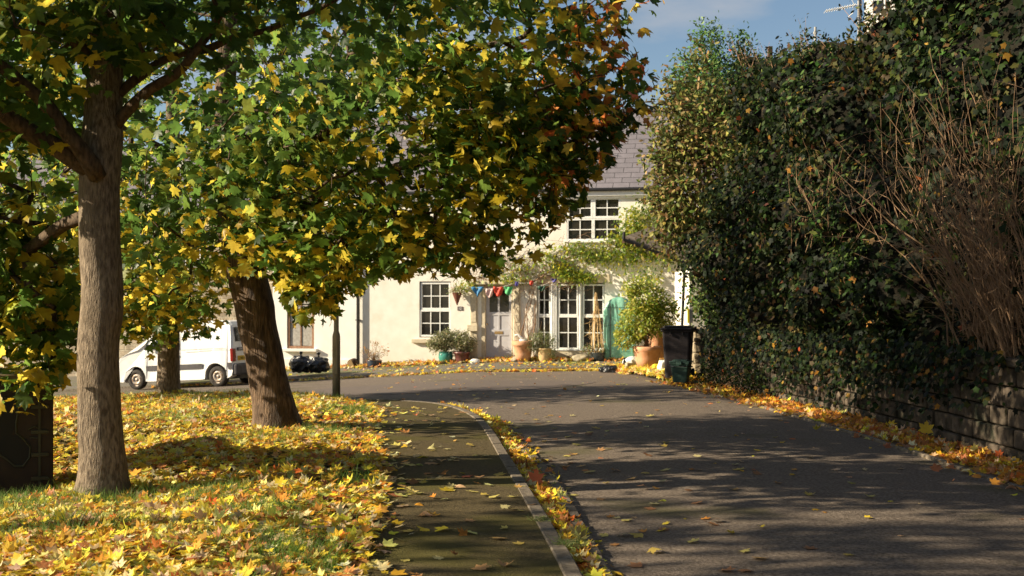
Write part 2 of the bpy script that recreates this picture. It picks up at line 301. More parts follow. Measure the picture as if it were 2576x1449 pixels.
# verge
ys = np.linspace(-4, 24.2, 150); Rb = np.array(LEFT[:-1]+[(-3.0, 19.68), (-5, 21.0), (-8, 22.4), (-14, 24.2)]); Rb = Rb[np.argsort(Rb[:, 1])]
xr = np.interp(ys, Rb[:, 1], Rb[:, 0]); tt = np.linspace(0, 1, 110)**1.0
VX = xr[:, None]+(-19-xr[:, None])*tt[None]**1.6; VY = np.repeat(ys[:, None], 110, 1)
def VG(x, y):
    x = np.asarray(x, float); y = np.asarray(y, float); e = np.interp(y, Rb[:, 1], Rb[:, 0])-x
    far = np.interp(x, Rb[::-1][:, 0][::1], Rb[::-1][:, 1]) if False else 0
    z = G(x, y)+.005+.07*sm(0, .8, e)+.03*nsum(x, y, 1.4)*sm(.2, 1, e)+.012*nsum(x, y, 5, 2)*sm(.1, .5, e)
    z = z-.42*np.exp(-(((x+5.3)/1.5)**2+((y-11.6)/2.2)**2)**2)-.05*sm(3.6, 6, -x)*sm(14, 8, y)
    for tx, ty, r, h in ((-3.43, 9.7, 1.3, -.15), (-2.95, 14.6, 1.2, -.10), (-5.93, 20.6, .4, .08)): z = z+h*np.exp(-((x-tx)**2+(y-ty)**2)/r**2)
    return z
tag(grid_mesh('verge', np.dstack([VX, VY]), VG(VX, VY), M['soil']), 'sloping grass verge under the maples, buried in yellow leaves')
# far pavement in front of the cottages and the apron by the bins
FK = [(-22, 38.5, -1.6), (-14, 36.2, -1.2), (-10, 35.2, -.95), (-4.9, 34, -.645), (-2.35, 33.7, -.49), (.55, 33.5, -.365), (1.8, 33.4, -.35), (2.65, 33.2, -.34), (2.95, 32.2, -.30), (3.03, 29, -.18), (3.1, 24.6, -.01), (3.35, 22.6, .0)]
FBk = [(-24, 45, -1.4), (-14, 41, -1.0), (-10, 39.5, -.8), (-4.78, 37.6, -.53), (-2.5, 37.1, -.4), (-.3, 36.65, -.28), (1.5, 36.25, -.25), (3.6, 35.9, -.22), (5.6, 35, -.15), (6.3, 30, -.06), (6, 24.6, .03), (5.6, 22.6, .02)]
i_ = np.linspace(0, 11, 180); A = np.stack([np.interp(i_, range(12), np.array(FK)[:, k]) for k in range(3)], 1); Bk = np.stack([np.interp(i_, range(12), np.array(FBk)[:, k]) for k in range(3)], 1)
A = smooth(A, 5); strip('pavement', A, Bk, A[:, 2], Bk[:, 2], M['pave'], 'narrow mossy pavement along the front of the cottages', 14)
def PZ(x, y):                                        # height of the far pavement
    d = np.abs((A[:, None, :2]*(1-np.linspace(0, 1, 14)[None, :, None])+Bk[:, None, :2]*np.linspace(0, 1, 14)[None, :, None])-np.array([x, y])).sum(-1)
    i, j = np.unravel_index(d.argmin(), d.shape); t = j/13; return float(A[i, 2]*(1-t)+Bk[i, 2]*t)
b = B()
for i in range(0, 178-38, 2):
    for q, (o0, o1, z0, z1) in enumerate(((0, .0, -.4, .006), (0, .13, .006, .006))):
        p, r = A[i], A[i+2]; n_ = np.array([-(r-p)[1], (r-p)[0]]); n_ = -n_/np.hypot(*n_) if False else n_/np.hypot(*n_)
        a0 = (p[0], p[1], p[2]+z0) if q == 0 else (p[0], p[1], p[2]+.006)
        if q == 0: b.quad((p[0], p[1], p[2]-.3), (r[0], r[1], r[2]-.3), (r[0], r[1], r[2]+.006), (p[0], p[1], p[2]+.006))
        else: b.quad((p[0], p[1], p[2]+.006), (r[0], r[1], r[2]+.006), (r[0]+n_[0]*.13, r[1]+n_[1]*.13, r[2]+.008), (p[0]+n_[0]*.13, p[1]+n_[1]*.13, p[2]+.008))
tag(b.done('far_kerb', M['kerb'], recalc=False), 'pale kerb along the far side of the lane before the cottages', kind='structure')
# ---------------------------------------------------------------- trees
SIL = [(-400, -900), (-400, 1050), (60, 1045), (140, 1010), (200, 900), (240, 870), (300, 850), (390, 905), (470, 850), (560, 862), (600, 690), (690, 700), (735, 815), (840, 812), (855, 742), (905, 738), (960, 700), (1060, 690), (1235, 708), (1290, 660), (1375, 640), (1400, 575), (1455, 560), (1475, 480), (1535, 425), (1560, 350), (1640, 300), (1650, 215), (1610, 90), (1690, 20), (1760, -200), (1700, -900)]
SILA = np.array(SIL, float)
def inside(px, py, poly=SILA):
    r = np.zeros(len(px), bool); j = len(poly)-1
    for i in range(len(poly)):
        xi, yi = poly[i]; xj, yj = poly[j]; c = ((yi > py) != (yj > py)) & (px < (xj-xi)*(py-yi)/(yj-yi+1e-9)+xi); r ^= c; j = i
    return r
def proj(p): return CX+FP*p[:, 0]/p[:, 1], HY-FP*(p[:, 2]-CH)/p[:, 1]
def trunk_part(pts, rad, root, name='trunk', m='bark', flare=0, n=20, loc=None):
    p = resample([tuple(a)+(r,) for a, r in zip(pts, rad)], .12) if False else None
    a = np.array([tuple(q)+(r,) for q, r in zip(pts, rad)], float); d = np.r_[0, np.cumsum(np.linalg.norm(np.diff(a[:, :3], axis=0), axis=1))]
    k = max(3, int(d[-1]/.07)); t = np.linspace(0, d[-1], k); a = np.stack([np.interp(t, d, a[:, i]) for i in range(4)], 1); a = smooth(a, 8)
    bm = B(); rings = []; rs = random.Random(len(pts)); ph = [rs.uniform(0, 6) for _ in range(8)]
    for i in range(k):
        T = a[min(i+1, k-1), :3]-a[max(i-1, 0), :3]; T = Vector(T).normalized(); u = Vector((1, 0, 0)); u = (u-T*u.dot(T)).normalized(); v = T.cross(u); ring = []
        for j in range(n):
            th = 2*math.pi*j/n; h = t[i]
            rr = a[i, 3]*(1+.05*math.sin(3*th+ph[0]+h*.8)+.03*math.sin(5*th+ph[1]-h*1.7)+.018*math.sin(9*th+h*3+ph[2])+.025*math.sin(h*9+ph[3])*math.sin(th+ph[4])+.02*math.sin(h*23+ph[6]+math.sin(th*2))*max(0, math.sin(h*2.1+ph[7]))+.10*math.exp(-((h-1.65)/.12)**2)*max(0, math.cos(th+.3))**3)
            if flare: rr += flare*math.exp(-h/.26)*(.45+.9*max(0, math.sin(5*th+ph[5]))**2)
            ring.append(bm.bm.verts.new(Vector(a[i, :3])+(u*math.cos(th)+v*math.sin(th))*rr))
        rings.append(ring)
    for r0, r1 in zip(rings, rings[1:]):
        for j in range(n): bm.bm.faces.new((r0[j], r0[(j+1) % n], r1[(j+1) % n], r1[j]))
    bm.bm.faces.new(rings[-1])
    return bm.done(name, M[m], root, True)
GREENS = [(.026, .070, .008), (.042, .105, .010), (.085, .165, .015), (.22, .27, .025), (.58, .44, .022), (.72, .50, .03), (.60, .27, .03)]
def tree(name, label, base, tr, rad, limbs, blobs, ncl, lpc, size, tint_fn, detail=MAPLE, flare=.1, sil=True, tw=.0045, group='maple trees along the verge', seed=1, bk='bark', extra=None, clear=0):
    global rng; rng = np.random.default_rng(seed)
    root = thing(name, label, 'tree', base, 0, group); off = np.array(base)
    rel = lambda q: [tuple(np.array(a)-off) for a in q]
    trunk_part(rel(tr), rad, root, 'trunk', bk, flare)
    lb = B(); nodes = [np.array(a) for a in resample(tr, .3) if a[2] > base[2]+2.2]; par = [-1]*len(nodes)
    for pts, r0, r1 in limbs:
        q = smooth(resample(pts, .12), 3); q = q+smooth(rng.normal(0, .035, q.shape)*np.linspace(0, 1, len(q))[:, None]**.3, 1); rr = np.linspace(r0, r1, len(q))*(1+.16*rng.random(len(q))); lb.tube(rel(q), list(rr), 9); nodes += list(q[2::3])
    nfix = len(nodes); par = [-1]*nfix
    # cluster centres
    C = []; w = np.array([bl[6] for bl in blobs], float); w /= w.sum()
    for (cx, cy, cz, rx, ry, rz, wt), k in zip(blobs, (w*ncl).astype(int)):
        got = 0; tries = 0
        while got < k and tries < 30:
            tries += 1; u = unit(rng.normal(size=(k*2, 3)))*rng.uniform(.15, 1, (k*2, 1))**.45; c = np.array([cx, cy, cz])+u*np.array([rx, ry, rz])
            if sil: c = c[(c[:, 1] > 4.5)]
            if sil:
                px, py = proj(c); dy = 14; c = c[inside(px+18, py+dy) & inside(px, py+18) & inside(px-10, py+6)]
            dz = np.linalg.norm(c[:, :2]-np.array([tr[2][0], tr[2][1]-.3]), axis=1); c = c[(dz > .6) | (c[:, 2] > clear) | (c[:, 1] > tr[2][1]+.3)]
            c = c[:k-got]; C += list(c); got += len(c)
    C = np.array(C); nd = np.array(nodes)
    order = np.argsort([np.min(((nd-c)**2).sum(1)) for c in C]); C = C[order]
    N = np.vstack([nd, C]); P_ = list(par); cnt = np.zeros(len(N))
    for i, c in enumerate(C):
        k = nfix+i; dd = np.sqrt(((N[:k]-c)**2).sum(1))+.35*np.maximum(0, N[:k, 2]-c[2]); P_.append(int(dd.argmin()))
    for k in range(len(N)-1, nfix-1, -1): cnt[k] += 1; cnt[P_[k]] += cnt[k]
    for k in range(nfix, len(N)):
        a, c = N[P_[k]], N[k]; l = np.linalg.norm(c-a)
        if l < .02: continue
        mid = (a+c)/2+rng.normal(0, .05*l, 3)+np.array([0, 0, .08*l]); r1 = tw*cnt[k]**.5; r0 = min(tw*1.15*(cnt[P_[k]] if P_[k] >= nfix else cnt[k]*1.3)**.5, r1*1.6)
        lb.tube(rel([a, mid, c]), [r0, (r0+r1)/2, r1], 4, cap=False)
    lb.done('branches', M['bark2'], root, True, recalc=False)
    n = len(C)*lpc; cc = np.repeat(C, lpc, 0); tone = np.repeat(rng.normal(0, 1, len(C)), lpc)
    pos = cc+rng.normal(size=(n, 3))*np.array([.26, .26, .17])
    if sil:
        px, py = proj(pos); ok = inside(px, py); pos = pos[ok]; cc = cc[ok]; tone = tone[ok]; n = len(pos)
    if extra is not None: pass
    out = pos-np.array([tr[-1][0], tr[-1][1], 0])*np.array([1, 1, 0]); out[:, 2] = 0; out = unit(out)
    nrm = rng.normal(size=(n, 3))*.55+np.array([0, 0, .55])+out*.35; tip = out*.6+np.array([0, 0, -.75])+rng.normal(size=(n, 3))*.45
    V = place(detail, pos-off, nrm, tip, size*rng.uniform(.5, 1.3, n), rng.normal(-.14, .16, n), rng.normal(.05, .2, n))
    soup('crown', V, detail[1], tint_fn(pos, tone), M['leaf'], root)
    return root
def tints(bias=0., red=True):
    def f(p, tone):
        n = len(p); u = rng.normal(size=n)*.55+tone*.75+bias+.3*sm(-2.5, .3, p[:, 0])+.28*(2.9-p[:, 2]).clip(-1.5, 1.5); px, py = proj(p)  # low and right-hand leaves yellower: part autumn colour, part backlight put into the tint
        lev = np.digitize(u, [-.75, -.1, .42, .80, 1.35]); c = np.array(GREENS)[lev]
        if red:
            pr = sm(-.1, 1.1, p[:, 0])*.85*sm(1.7, 3., p[:, 2]); k = rng.random(n) < pr*sm(-.9, .6, tone+.3*rng.normal(size=n))
            c[k] = np.array([(.78, .42, .03), (.80, .27, .025), (.76, .15, .03), (.78, .52, .05)])[rng.integers(0, 4, k.sum())]
        return np.clip(c*(1+rng.normal(0, .2, (n, 1))), .006, .8)
    return f
b1_ = (-3.43, 10, -.12)
T1 = [(-3.42, 10, -.2), (-3.43, 10, .3), (-3.475, 10, 1.0), (-3.43, 10, 1.7), (-3.47, 10, 2.3), (-3.44, 10, 2.9), (-3.42, 10.05, 3.6), (-3.45, 10.1, 4.6), (-3.4, 10.2, 6.2), (-3.3, 10.2, 8)]
tree('maple_tree', 'nearest maple, straight grey-brown trunk forking into limbs at the left of the verge', b1_, T1, [.195, .18, .168, .168, .16, .17, .135, .12, .085, .03],
     [([(-3.44, 9.95, 2.65), (-3.72, 9.8, 2.82), (-3.95, 9.6, 3.0), (-4.3, 9.3, 3.16), (-4.9, 8.9, 3.3)], .085, .03),
      ([(-3.42, 9.85, 2.6), (-3.50, 9.72, 2.82), (-3.62, 9.6, 2.95), (-3.68, 9.55, 3.12), (-3.85, 9.5, 3.28), (-4.1, 9.4, 3.5), (-4.5, 9.2, 3.75)], .07, .03),
      ([(-3.36, 10, 3.0), (-3.2, 9.9, 3.2), (-2.95, 9.8, 3.33), (-2.7, 9.7, 3.45), (-2.45, 9.6, 3.75), (-2.0, 9.4, 4.1)], .05, .02),
      ([(-3.4, 10, 3.2), (-3.1, 10.1, 3.55), (-2.6, 10.2, 3.75), (-1.8, 10.1, 3.95), (-1.0, 9.9, 4.3)], .042, .012),
      ([(-3.42, 10, 3.5), (-3.7, 9.8, 3.8), (-4.3, 9.5, 4.1)], .05, .02)],
     [(-3.6, 9.3, 5.6, 3.4, 2.1, 2.0, 2.9), (-4.3, 9.6, 3.6, 1.6, 1.4, .7, 2.2), (-1.9, 9.8, 4.6, 2.3, 1.4, 1.0, 1.5), (-4.95, 10.8, 2.3, .8, .35, 1.2, 1.7), (-4.3, 10.75, 1.5, .36, .3, .7, .5), (-4.2, 10.75, 1.0, .2, .22, .3, .2)],
     520, 17, .097, tints(-.05), seed=3, clear=3.75)
b2_ = (-2.95, 14.8, .02)
T2 = [(-2.88, 14.8, -.16), (-2.93, 14.8, .2), (-3.04, 14.8, .7), (-3.14, 14.8, 1.2), (-3.27, 14.8, 1.85), (-3.37, 14.8, 2.2), (-3.56, 14.8, 2.85), (-3.6, 14.85, 3.95), (-3.5, 14.9, 5.5), (-3.4, 15, 8.2)]
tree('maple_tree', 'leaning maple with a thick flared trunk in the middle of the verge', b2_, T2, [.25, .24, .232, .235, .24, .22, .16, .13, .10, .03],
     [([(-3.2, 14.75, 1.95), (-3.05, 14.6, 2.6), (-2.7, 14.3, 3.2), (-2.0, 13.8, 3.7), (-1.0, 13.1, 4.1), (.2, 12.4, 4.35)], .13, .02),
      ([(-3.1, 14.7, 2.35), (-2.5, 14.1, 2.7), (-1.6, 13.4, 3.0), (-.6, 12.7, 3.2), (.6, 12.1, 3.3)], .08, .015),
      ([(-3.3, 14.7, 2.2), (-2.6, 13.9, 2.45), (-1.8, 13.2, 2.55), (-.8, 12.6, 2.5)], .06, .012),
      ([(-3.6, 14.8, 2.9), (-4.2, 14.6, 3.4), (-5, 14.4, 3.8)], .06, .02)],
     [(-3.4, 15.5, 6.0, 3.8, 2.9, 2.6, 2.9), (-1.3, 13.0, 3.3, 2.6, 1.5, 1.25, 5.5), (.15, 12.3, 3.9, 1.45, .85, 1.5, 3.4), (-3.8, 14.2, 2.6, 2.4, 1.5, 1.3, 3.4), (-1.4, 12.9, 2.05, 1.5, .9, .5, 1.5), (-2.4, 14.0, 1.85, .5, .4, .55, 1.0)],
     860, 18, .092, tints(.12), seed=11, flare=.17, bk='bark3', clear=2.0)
b3_ = (-5.93, 20.6, -.29)
T3 = [(-5.93, 20.6, -.4), (-5.93, 20.6, .2), (-5.92, 20.6, 1.5), (-5.88, 20.6, 3), (-5.85, 20.6, 5.5), (-5.8, 20.6, 8.5)]
tree('maple_tree', 'farthest maple on the verge, slim pale trunk in front of the white van', b3_, T3, [.2, .185, .175, .15, .1, .03],
     [([(-5.9, 20.6, 1.9), (-6.6, 20.2, 2.8), (-7.6, 19.8, 3.4)], .09, .02), ([(-5.9, 20.6, 2.1), (-5.2, 20.1, 2.9), (-4.2, 19.6, 3.4)], .09, .02)],
     [(-5.8, 20.2, 4.9, 4.6, 2.6, 2.6, 6.5), (-6.2, 19.6, 1.9, 2.2, 1.2, 1.0, 2.8), (-5.9, 19.3, 1.35, .95, .6, .5, .8), (-8.6, 19.6, 2.6, 2.4, 1.6, 1.6, 2)],
     560, 17, .094, tints(.15, False), MAPLE_LOW, seed=21)
# trees of the same row, standing outside the left edge of the photograph
def offtree(x, y, h, seed, zc, r, ncl=230):
    z = float(VG(x, y)) if y < 24 else float(G(x, y))
    tree('maple_tree', 'maple standing farther left along the verge, outside the picture', (x, y, z), [(x, y, z-.1), (x+.05, y, z+1.5), (x, y+.1, z+3.5), (x, y, h)], [.17, .15, .11, .03], [], [(x, y, zc, r, r, (h-zc), 1)], ncl, 13, .12, tints(-.1, False), MAPLE_LOW, sil=False, seed=seed, group='maples left of the picture')
offtree(-9.6, 4.2, 8.6, 31, 6.5, 2.4, 150)
offtree(-9.2, .2, 8.6, 32, 6.3, 2.5, 150)
offtree(-8.8, -4.2, 8.0, 33, 5.8, 2.7, 120)
offtree(-12.4, 6.4, 9.4, 34, 7.4, 2.3, 130)
offtree(-12.6, 1.8, 9.2, 35, 7.2, 2.4, 130)
# ---------------------------------------------------------------- right bank, stone wall
WL = np.array([(3.72, 23.8), (3.86, 22), (4.05, 20), (4.4, 18), (4.72, 16), (4.88, 14), (5.0, 11.7), (5.12, 9), (5.2, 5), (5.3, -3)])[::-1]
def wx(y): return np.interp(y, WL[:, 1], WL[:, 0])
def bank_top(y): return np.interp(y, [-3, 8, 13, 15.4, 16.4, 17.6, 20, 24, 26, 28.5], [9.5, 9.2, 8.3, 7.0, 5.9, 5.45, 5.7, 6.2, 6.5, 5.8])+.3*nsum(y, y*0, 1.9)+.16*nsum(y, y*0+2, 4.3)
_r = np.random.default_rng(44); CLY = _r.uniform(5, 28, 95); CLZ = _r.uniform(.9, 1.0, 95)+_r.random(95)**.8*(bank_top(CLY)-1.0); CLR = _r.uniform(.35, 1.0, 95); CLH = CLR*_r.uniform(.35, .7, 95)
def clump(y, z):
    y = np.asarray(y, float); z = np.asarray(z, float); H = np.zeros(np.broadcast(y, z).shape)
    for a, c, r, h in zip(CLY, CLZ, CLR, CLH): H = np.maximum(H, h*np.sqrt(np.clip(1-((y-a)**2+((z-c)*1.15)**2)/r**2, 0, 1)))
    return H
def bx(y, z): return wx(y)+.62-clump(y, z)+.10*np.maximum(0, z-1)+.42*nsum(y, z*1.4, 1.1)+.22*nsum(y, z, 2.7, 4)+.1*nsum(y, z, 6.1, 2)+1.0*sm(23.5, 27.5, y)
ysb = np.linspace(-3, 28.5, 160); tz = np.linspace(0, 1, 60); YB = np.repeat(ysb[:, None], 60, 1); ZB = .3+(bank_top(ysb)[:, None]-.3)*tz[None]; XB = bx(YB, ZB)
V = np.dstack([XB, YB, ZB]); top = np.dstack([XB[:, -1:]+np.array([1.2, 4, 12, 60])[None], YB[:, -1:].repeat(4, 1), ZB[:, -1:]+np.array([-.15, -.5, -.6, -.8])[None]]); V = np.concatenate([V, top], 1)
end = V[-1:].copy(); end[..., 1] += 1.2; end[..., 0] += 1.3; end2 = end.copy(); end2[..., 1] += 8; end2[..., 0] += 2; end3 = end2.copy(); end3[..., 1] += 30; V = np.concatenate([V, end, end2, end3], 0)
a_, b_ = V.shape[:2]; me = bpy.data.meshes.new('earth_bank'); me.from_pydata(V.reshape(-1, 3).tolist(), [], [(i*b_+j, i*b_+j+1, (i+1)*b_+j+1, (i+1)*b_+j) for i in range(a_-1) for j in range(b_-1)]); me.update()
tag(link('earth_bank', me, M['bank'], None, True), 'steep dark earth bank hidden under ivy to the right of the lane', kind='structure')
wall = thing('stone_wall', 'low dark stone retaining wall with coping at the foot of the ivy bank', 'wall', (5, 12, 0)); wo = Vector((5, 12, 0))
b = B(); rs = random.Random(5); wp = resample(WL, .05); wd = np.r_[0, np.cumsum(np.hypot(*np.diff(wp, axis=0).T))]
def wallpt(s): return np.interp(s, wd, wp[:, 0]), np.interp(s, wd, wp[:, 1])
zc = -.12; hts = [.22, .2, .19, .22, .2]
for ci, h in enumerate(hts):
    s = rs.uniform(0, .3)
    while s < wd[-1]-.4:
        l = rs.uniform(.28, .62); e = min(s+l, wd[-1]); x0, y0 = wallpt(s); x1, y1 = wallpt(e); d = Vector((x1-x0, y1-y0, 0)); a = math.atan2(d.y, d.x)
        mt = Matrix.Translation(Vector((x0, y0, zc))-wo)@Matrix.Rotation(a, 4, 'Z')
        pr = rs.uniform(-.015, .02); b.box(.009, l-.009, -.3, pr, .009, h-.009, .018, mtx=mt); s = e
    zc += h
b.done('stonework', M['stone'], wall)
b = B(); s = 0
while s < wd[-1]-.3:
    e = min(s+rs.uniform(.7, 1.0), wd[-1]); x0, y0 = wallpt(s); x1, y1 = wallpt(e); a = math.atan2(y1-y0, x1-x0)
    b.box(.006, math.hypot(x1-x0, y1-y0)-.006, -.34, .06, 0, .085, .02, mtx=Matrix.Translation(Vector((x0, y0, zc+rs.uniform(-.004, .006)))-wo)@Matrix.Rotation(a, 4, 'Z')); s = e
b.done('coping', M['stone'], wall)
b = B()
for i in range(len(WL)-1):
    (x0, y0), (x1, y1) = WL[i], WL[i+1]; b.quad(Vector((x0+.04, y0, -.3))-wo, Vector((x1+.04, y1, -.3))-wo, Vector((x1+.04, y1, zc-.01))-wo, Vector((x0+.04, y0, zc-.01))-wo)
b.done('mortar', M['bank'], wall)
pil = thing('stone_pier', 'pale rough stone pier ending the low wall just behind the wheelie bin', 'pier', (3.86, 24.2, 0))
b = B(); z = -.15
for k in range(5):
    h = .215; b.box(-.2+rs.uniform(-.02, .02), .22+rs.uniform(-.02, .02), -.22+rs.uniform(-.02, .02), .22, z+.005, z+h-.005, .03); z += h
M['pierstone'] = mat('pier_stone', (.30, .24, .16), .9, (.42, .35, .24), 6, .02, 18, c3=(.07, .07, .03), s3=3, w3=.6)
b.done('stonework', M['pierstone'], pil); b = B(); b.box(-.25, .27, -.27, .25, z+.003, z+.08, .03); b.done('coping', M['pierstone'], pil)
kerb_run('edging_kerb', resample([(4.62, 3), (4.55, 8), (4.51, 10.5), (4.28, 14.46), (3.95, 17.5), (3.6, 20.6)], .2), .06, -.25, -.05, 'thin concrete edging along the foot of the stone wall')

rng = np.random.default_rng(50)
def ivy_scatter(n, y0, y1, zf0, zf1, thick, size, cols, w, name, label, cat=None, tpl=IVY, kind='stuff', dens=None):
    y = rng.uniform(y0, y1, n); t = rng.random(n); z = zf0(y)+(zf1(y)-zf0(y))*t; cl = nsum(y*1.3, z*1.3, 2.2, 5)+.5*nsum(y, z, 6., 1)
    keep = rng.random(n) < .45+.75*sm(-.6, .5, cl); y, z, cl = y[keep], z[keep], cl[keep]; n = len(y)
    dep = rng.uniform(0, 1, n)*thick*(1+.6*cl); x = bx(y, z)-dep
    gy = (bx(y+.06, z)-bx(y-.06, z))/.12; gz = (bx(y, z+.06)-bx(y, z-.06))/.12; nrm = np.stack([-np.ones(n), np.clip(gy, -2, 2)-.1, np.clip(gz, -2, 2)+.35], 1)+rng.normal(size=(n, 3))*.42; tip = np.stack([rng.normal(0, .5, n), rng.normal(0, .6, n), -np.ones(n)], 1)
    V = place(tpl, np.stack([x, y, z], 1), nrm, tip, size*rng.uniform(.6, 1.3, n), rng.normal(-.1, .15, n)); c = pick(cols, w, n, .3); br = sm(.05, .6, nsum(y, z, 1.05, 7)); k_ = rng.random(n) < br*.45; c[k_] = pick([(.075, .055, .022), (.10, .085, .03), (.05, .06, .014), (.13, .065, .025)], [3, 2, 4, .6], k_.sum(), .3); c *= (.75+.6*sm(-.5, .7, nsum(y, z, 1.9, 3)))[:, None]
    o = soup(name, V, tpl[1], c, M['ivy']); tag(o, label, cat, kind=kind); return o
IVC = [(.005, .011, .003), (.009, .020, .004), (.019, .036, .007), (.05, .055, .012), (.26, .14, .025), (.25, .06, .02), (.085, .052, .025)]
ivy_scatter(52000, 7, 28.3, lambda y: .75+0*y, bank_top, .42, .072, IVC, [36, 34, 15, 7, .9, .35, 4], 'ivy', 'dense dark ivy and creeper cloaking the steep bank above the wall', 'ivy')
ns = 420; y0 = rng.uniform(7, 28, ns); b0 = np.stack([bx(y0, bank_top(y0))+rng.uniform(-.25, .3, ns), y0, bank_top(y0)-.12], 1); d0_ = unit(np.stack([rng.normal(-.15, .3, ns), rng.normal(0, .35, ns), np.ones(ns)], 1)); l0 = (.15+np.abs(rng.normal(0, .22, ns)))*(1+.7*nsum(y0, y0*0, 3.3)).clip(.3, 2)
k = rng.integers(0, ns, 7500); t = rng.random(7500)**.8; p = b0[k]+d0_[k]*(l0[k]*t)[:, None]+rng.normal(0, .045, (7500, 3)); n = 7500
V = place(OVAL, p, rng.normal(size=(n, 3))+np.array([-.6, -.6, .5]), rng.normal(size=(n, 3))+np.array([0, 0, .4]), .075*rng.uniform(.5, 1.3, n), -.1)
fr = soup('ivy', V, OVAL[1], pick(IVC+[(.12, .17, .05)], [14, 30, 24, 14, 1, .5, 5, 14], n, .3), M['ivy']); tag(fr, 'ragged fringe of leafy shoots along the top of the bank against the sky', 'ivy', kind='stuff')
b = B()
for a, c, l in zip(b0, d0_, l0): b.tube([a, a+c*l], [.006, .002], 3, cap=False)
tag(b.done('ivy_shoots', M['twig'], None, recalc=False), 'thin bare shoots standing along the top of the bank', 'ivy', kind='stuff')
n = 30000; y = rng.uniform(8, 28, n); z = 1.0+(bank_top(y)-1.0)*rng.random(n); k = (nsum(y, z, 1.35, 12)+.4*nsum(y, z, 4, 2) > .38); y, z = y[k], z[k]; n = len(y); x = bx(y, z)-.1-rng.random(n)**1.5*.42
V = place(OVAL, np.stack([x, y, z], 1), rng.normal(size=(n, 3))*.5+np.array([-.7, -.3, .7]), rng.normal(size=(n, 3))*.6+np.array([-.5, 0, -.5]), .095*rng.uniform(.5, 1.3, n), -.15)
tag(soup('bramble_growth', V, OVAL[1], pick([(.03, .065, .012), (.05, .09, .02), (.09, .12, .03), (.12, .08, .03)], [4, 4, 2, 1], n, .3), M['ivy']), 'looser mid-green bramble growth bulging out of the dark ivy', 'brambles', kind='stuff')
# creeper spilling over the low wall
n = 6500; y = np.concatenate([rng.uniform(11.8, 22.8, n), rng.uniform(7, 12, 900)]); dens = np.interp(y, [7, 12, 13.5, 16, 20, 23], [.12, .2, .5, .85, .9, .7]); y = y[rng.random(len(y)) < dens]; n = len(y)
z = .98-np.abs(rng.normal(0, .42, n))*np.interp(y, [7, 13, 16, 20], [.4, .7, 1.1, 1.2])+.1; z = np.clip(z, -.03, 1.15); hang = nsum(y, z*.3, 3, 2)
k = hang > -.55; y, z = y[k], z[k]; n = len(y); x = wx(y)-.03-rng.uniform(0, .2, n)*(.5+.5*(z > .3))
V = place(IVY, np.stack([x, y, z], 1), np.stack([-np.ones(n), -.4*np.ones(n), .5*np.ones(n)], 1)+rng.normal(size=(n, 3))*.5, np.stack([rng.normal(0, .5, n), rng.normal(0, .6, n), -np.ones(n)], 1), .055*rng.uniform(.6, 1.3, n), -.1)
tag(soup('trailing_creeper', V, IVY[1], pick(IVC, [24, 34, 22, 10, 3, 1, 3], n, .3), M['ivy']), 'dark creeper spilling over the coping of the low stone wall', 'creeper', kind='stuff')
# brambles / dry stalks between: mid-size bright-tipped leaves
def shrub(name, label, cat, base, blobs, n, size, cols, w, tpl=OVAL, stems=30, stem_r=.006, stem_m='twig', group=None, spread=.12, mtl='ivy', up=.3, drop=-.2, stemtop=None, foliage='foliage', seed=None):
    global rng
    if seed: rng = np.random.default_rng(seed)
    root = thing(name, label, cat, base, 0, group); off = np.array(base); wt = np.array([q[6] for q in blobs], float); wt /= wt.sum(); pts = []
    for (cx, cy, cz, rx, ry, rz, _), k in zip(blobs, (wt*n).astype(int)):
        ncl = max(4, k//9); c = unit(rng.normal(size=(ncl, 3)))*rng.uniform(.2, 1, (ncl, 1))**.4*np.array([rx, ry, rz])+np.array([cx, cy, cz]); pts.append(c[rng.integers(0, ncl, k)]+rng.normal(size=(k, 3))*spread)
    pts = np.vstack(pts); pts = pts[pts[:, 2] > base[2]+.02]; k = len(pts); cen = np.array([np.average([q[i] for q in blobs], weights=wt) for i in range(3)]); out = unit(pts-cen)
    V = place(tpl, pts-off, rng.normal(size=(k, 3))*.6+np.array([0, -.2, up])+out*.4, out+rng.normal(size=(k, 3))*.6+np.array([0, 0, drop]), size*rng.uniform(.6, 1.3, k), rng.normal(-.1, .2, k))
    soup(foliage, V, tpl[1], pick(cols, w, k, .25), M[mtl], root)
    if stems:
        b = B()
        for i in range(stems):
            e = pts[rng.integers(0, k)]-off; s0 = np.array([rng.normal(0, .04), rng.normal(0, .04), stemtop or 0]); mid = s0*.4+e*.6+rng.normal(0, .06, 3)+np.array([0, 0, .12*np.linalg.norm(e)])*.5
            b.tube([s0, (s0+mid)/2+np.array([0, 0, .03]), mid, e], [stem_r, stem_r*.8, stem_r*.6, stem_r*.3], 4, cap=False)
        b.done('stems', M[stem_m], root, recalc=False)
    return root
HOL = [(.05, .12, .03), (.09, .19, .045), (.14, .26, .07), (.22, .32, .11)]
shrub('evergreen_tree', 'bright green evergreen rising against the sky above the ivy bank', 'tree', (5.2, 27.4, 4.5),
      [(4.45, 27, 6.2, .75, .8, 1.0, 5), (4.45, 27, 7.25, .3, .3, .6, 1.2), (5.15, 27, 7.0, .2, .3, .65, .8), (3.95, 27, 6.6, .25, .3, .55, .8), (5.1, 27, 6.0, .9, .8, .75, 3.5), (6.0, 26, 6.1, .8, .6, .45, 1.6)], 13000, .085, HOL, [3, 4, 3, 1], stems=40, seed=61)
BUD = [(.06, .085, .02), (.14, .16, .04), (.26, .25, .07), (.32, .24, .10), (.20, .12, .05), (.10, .17, .04)]
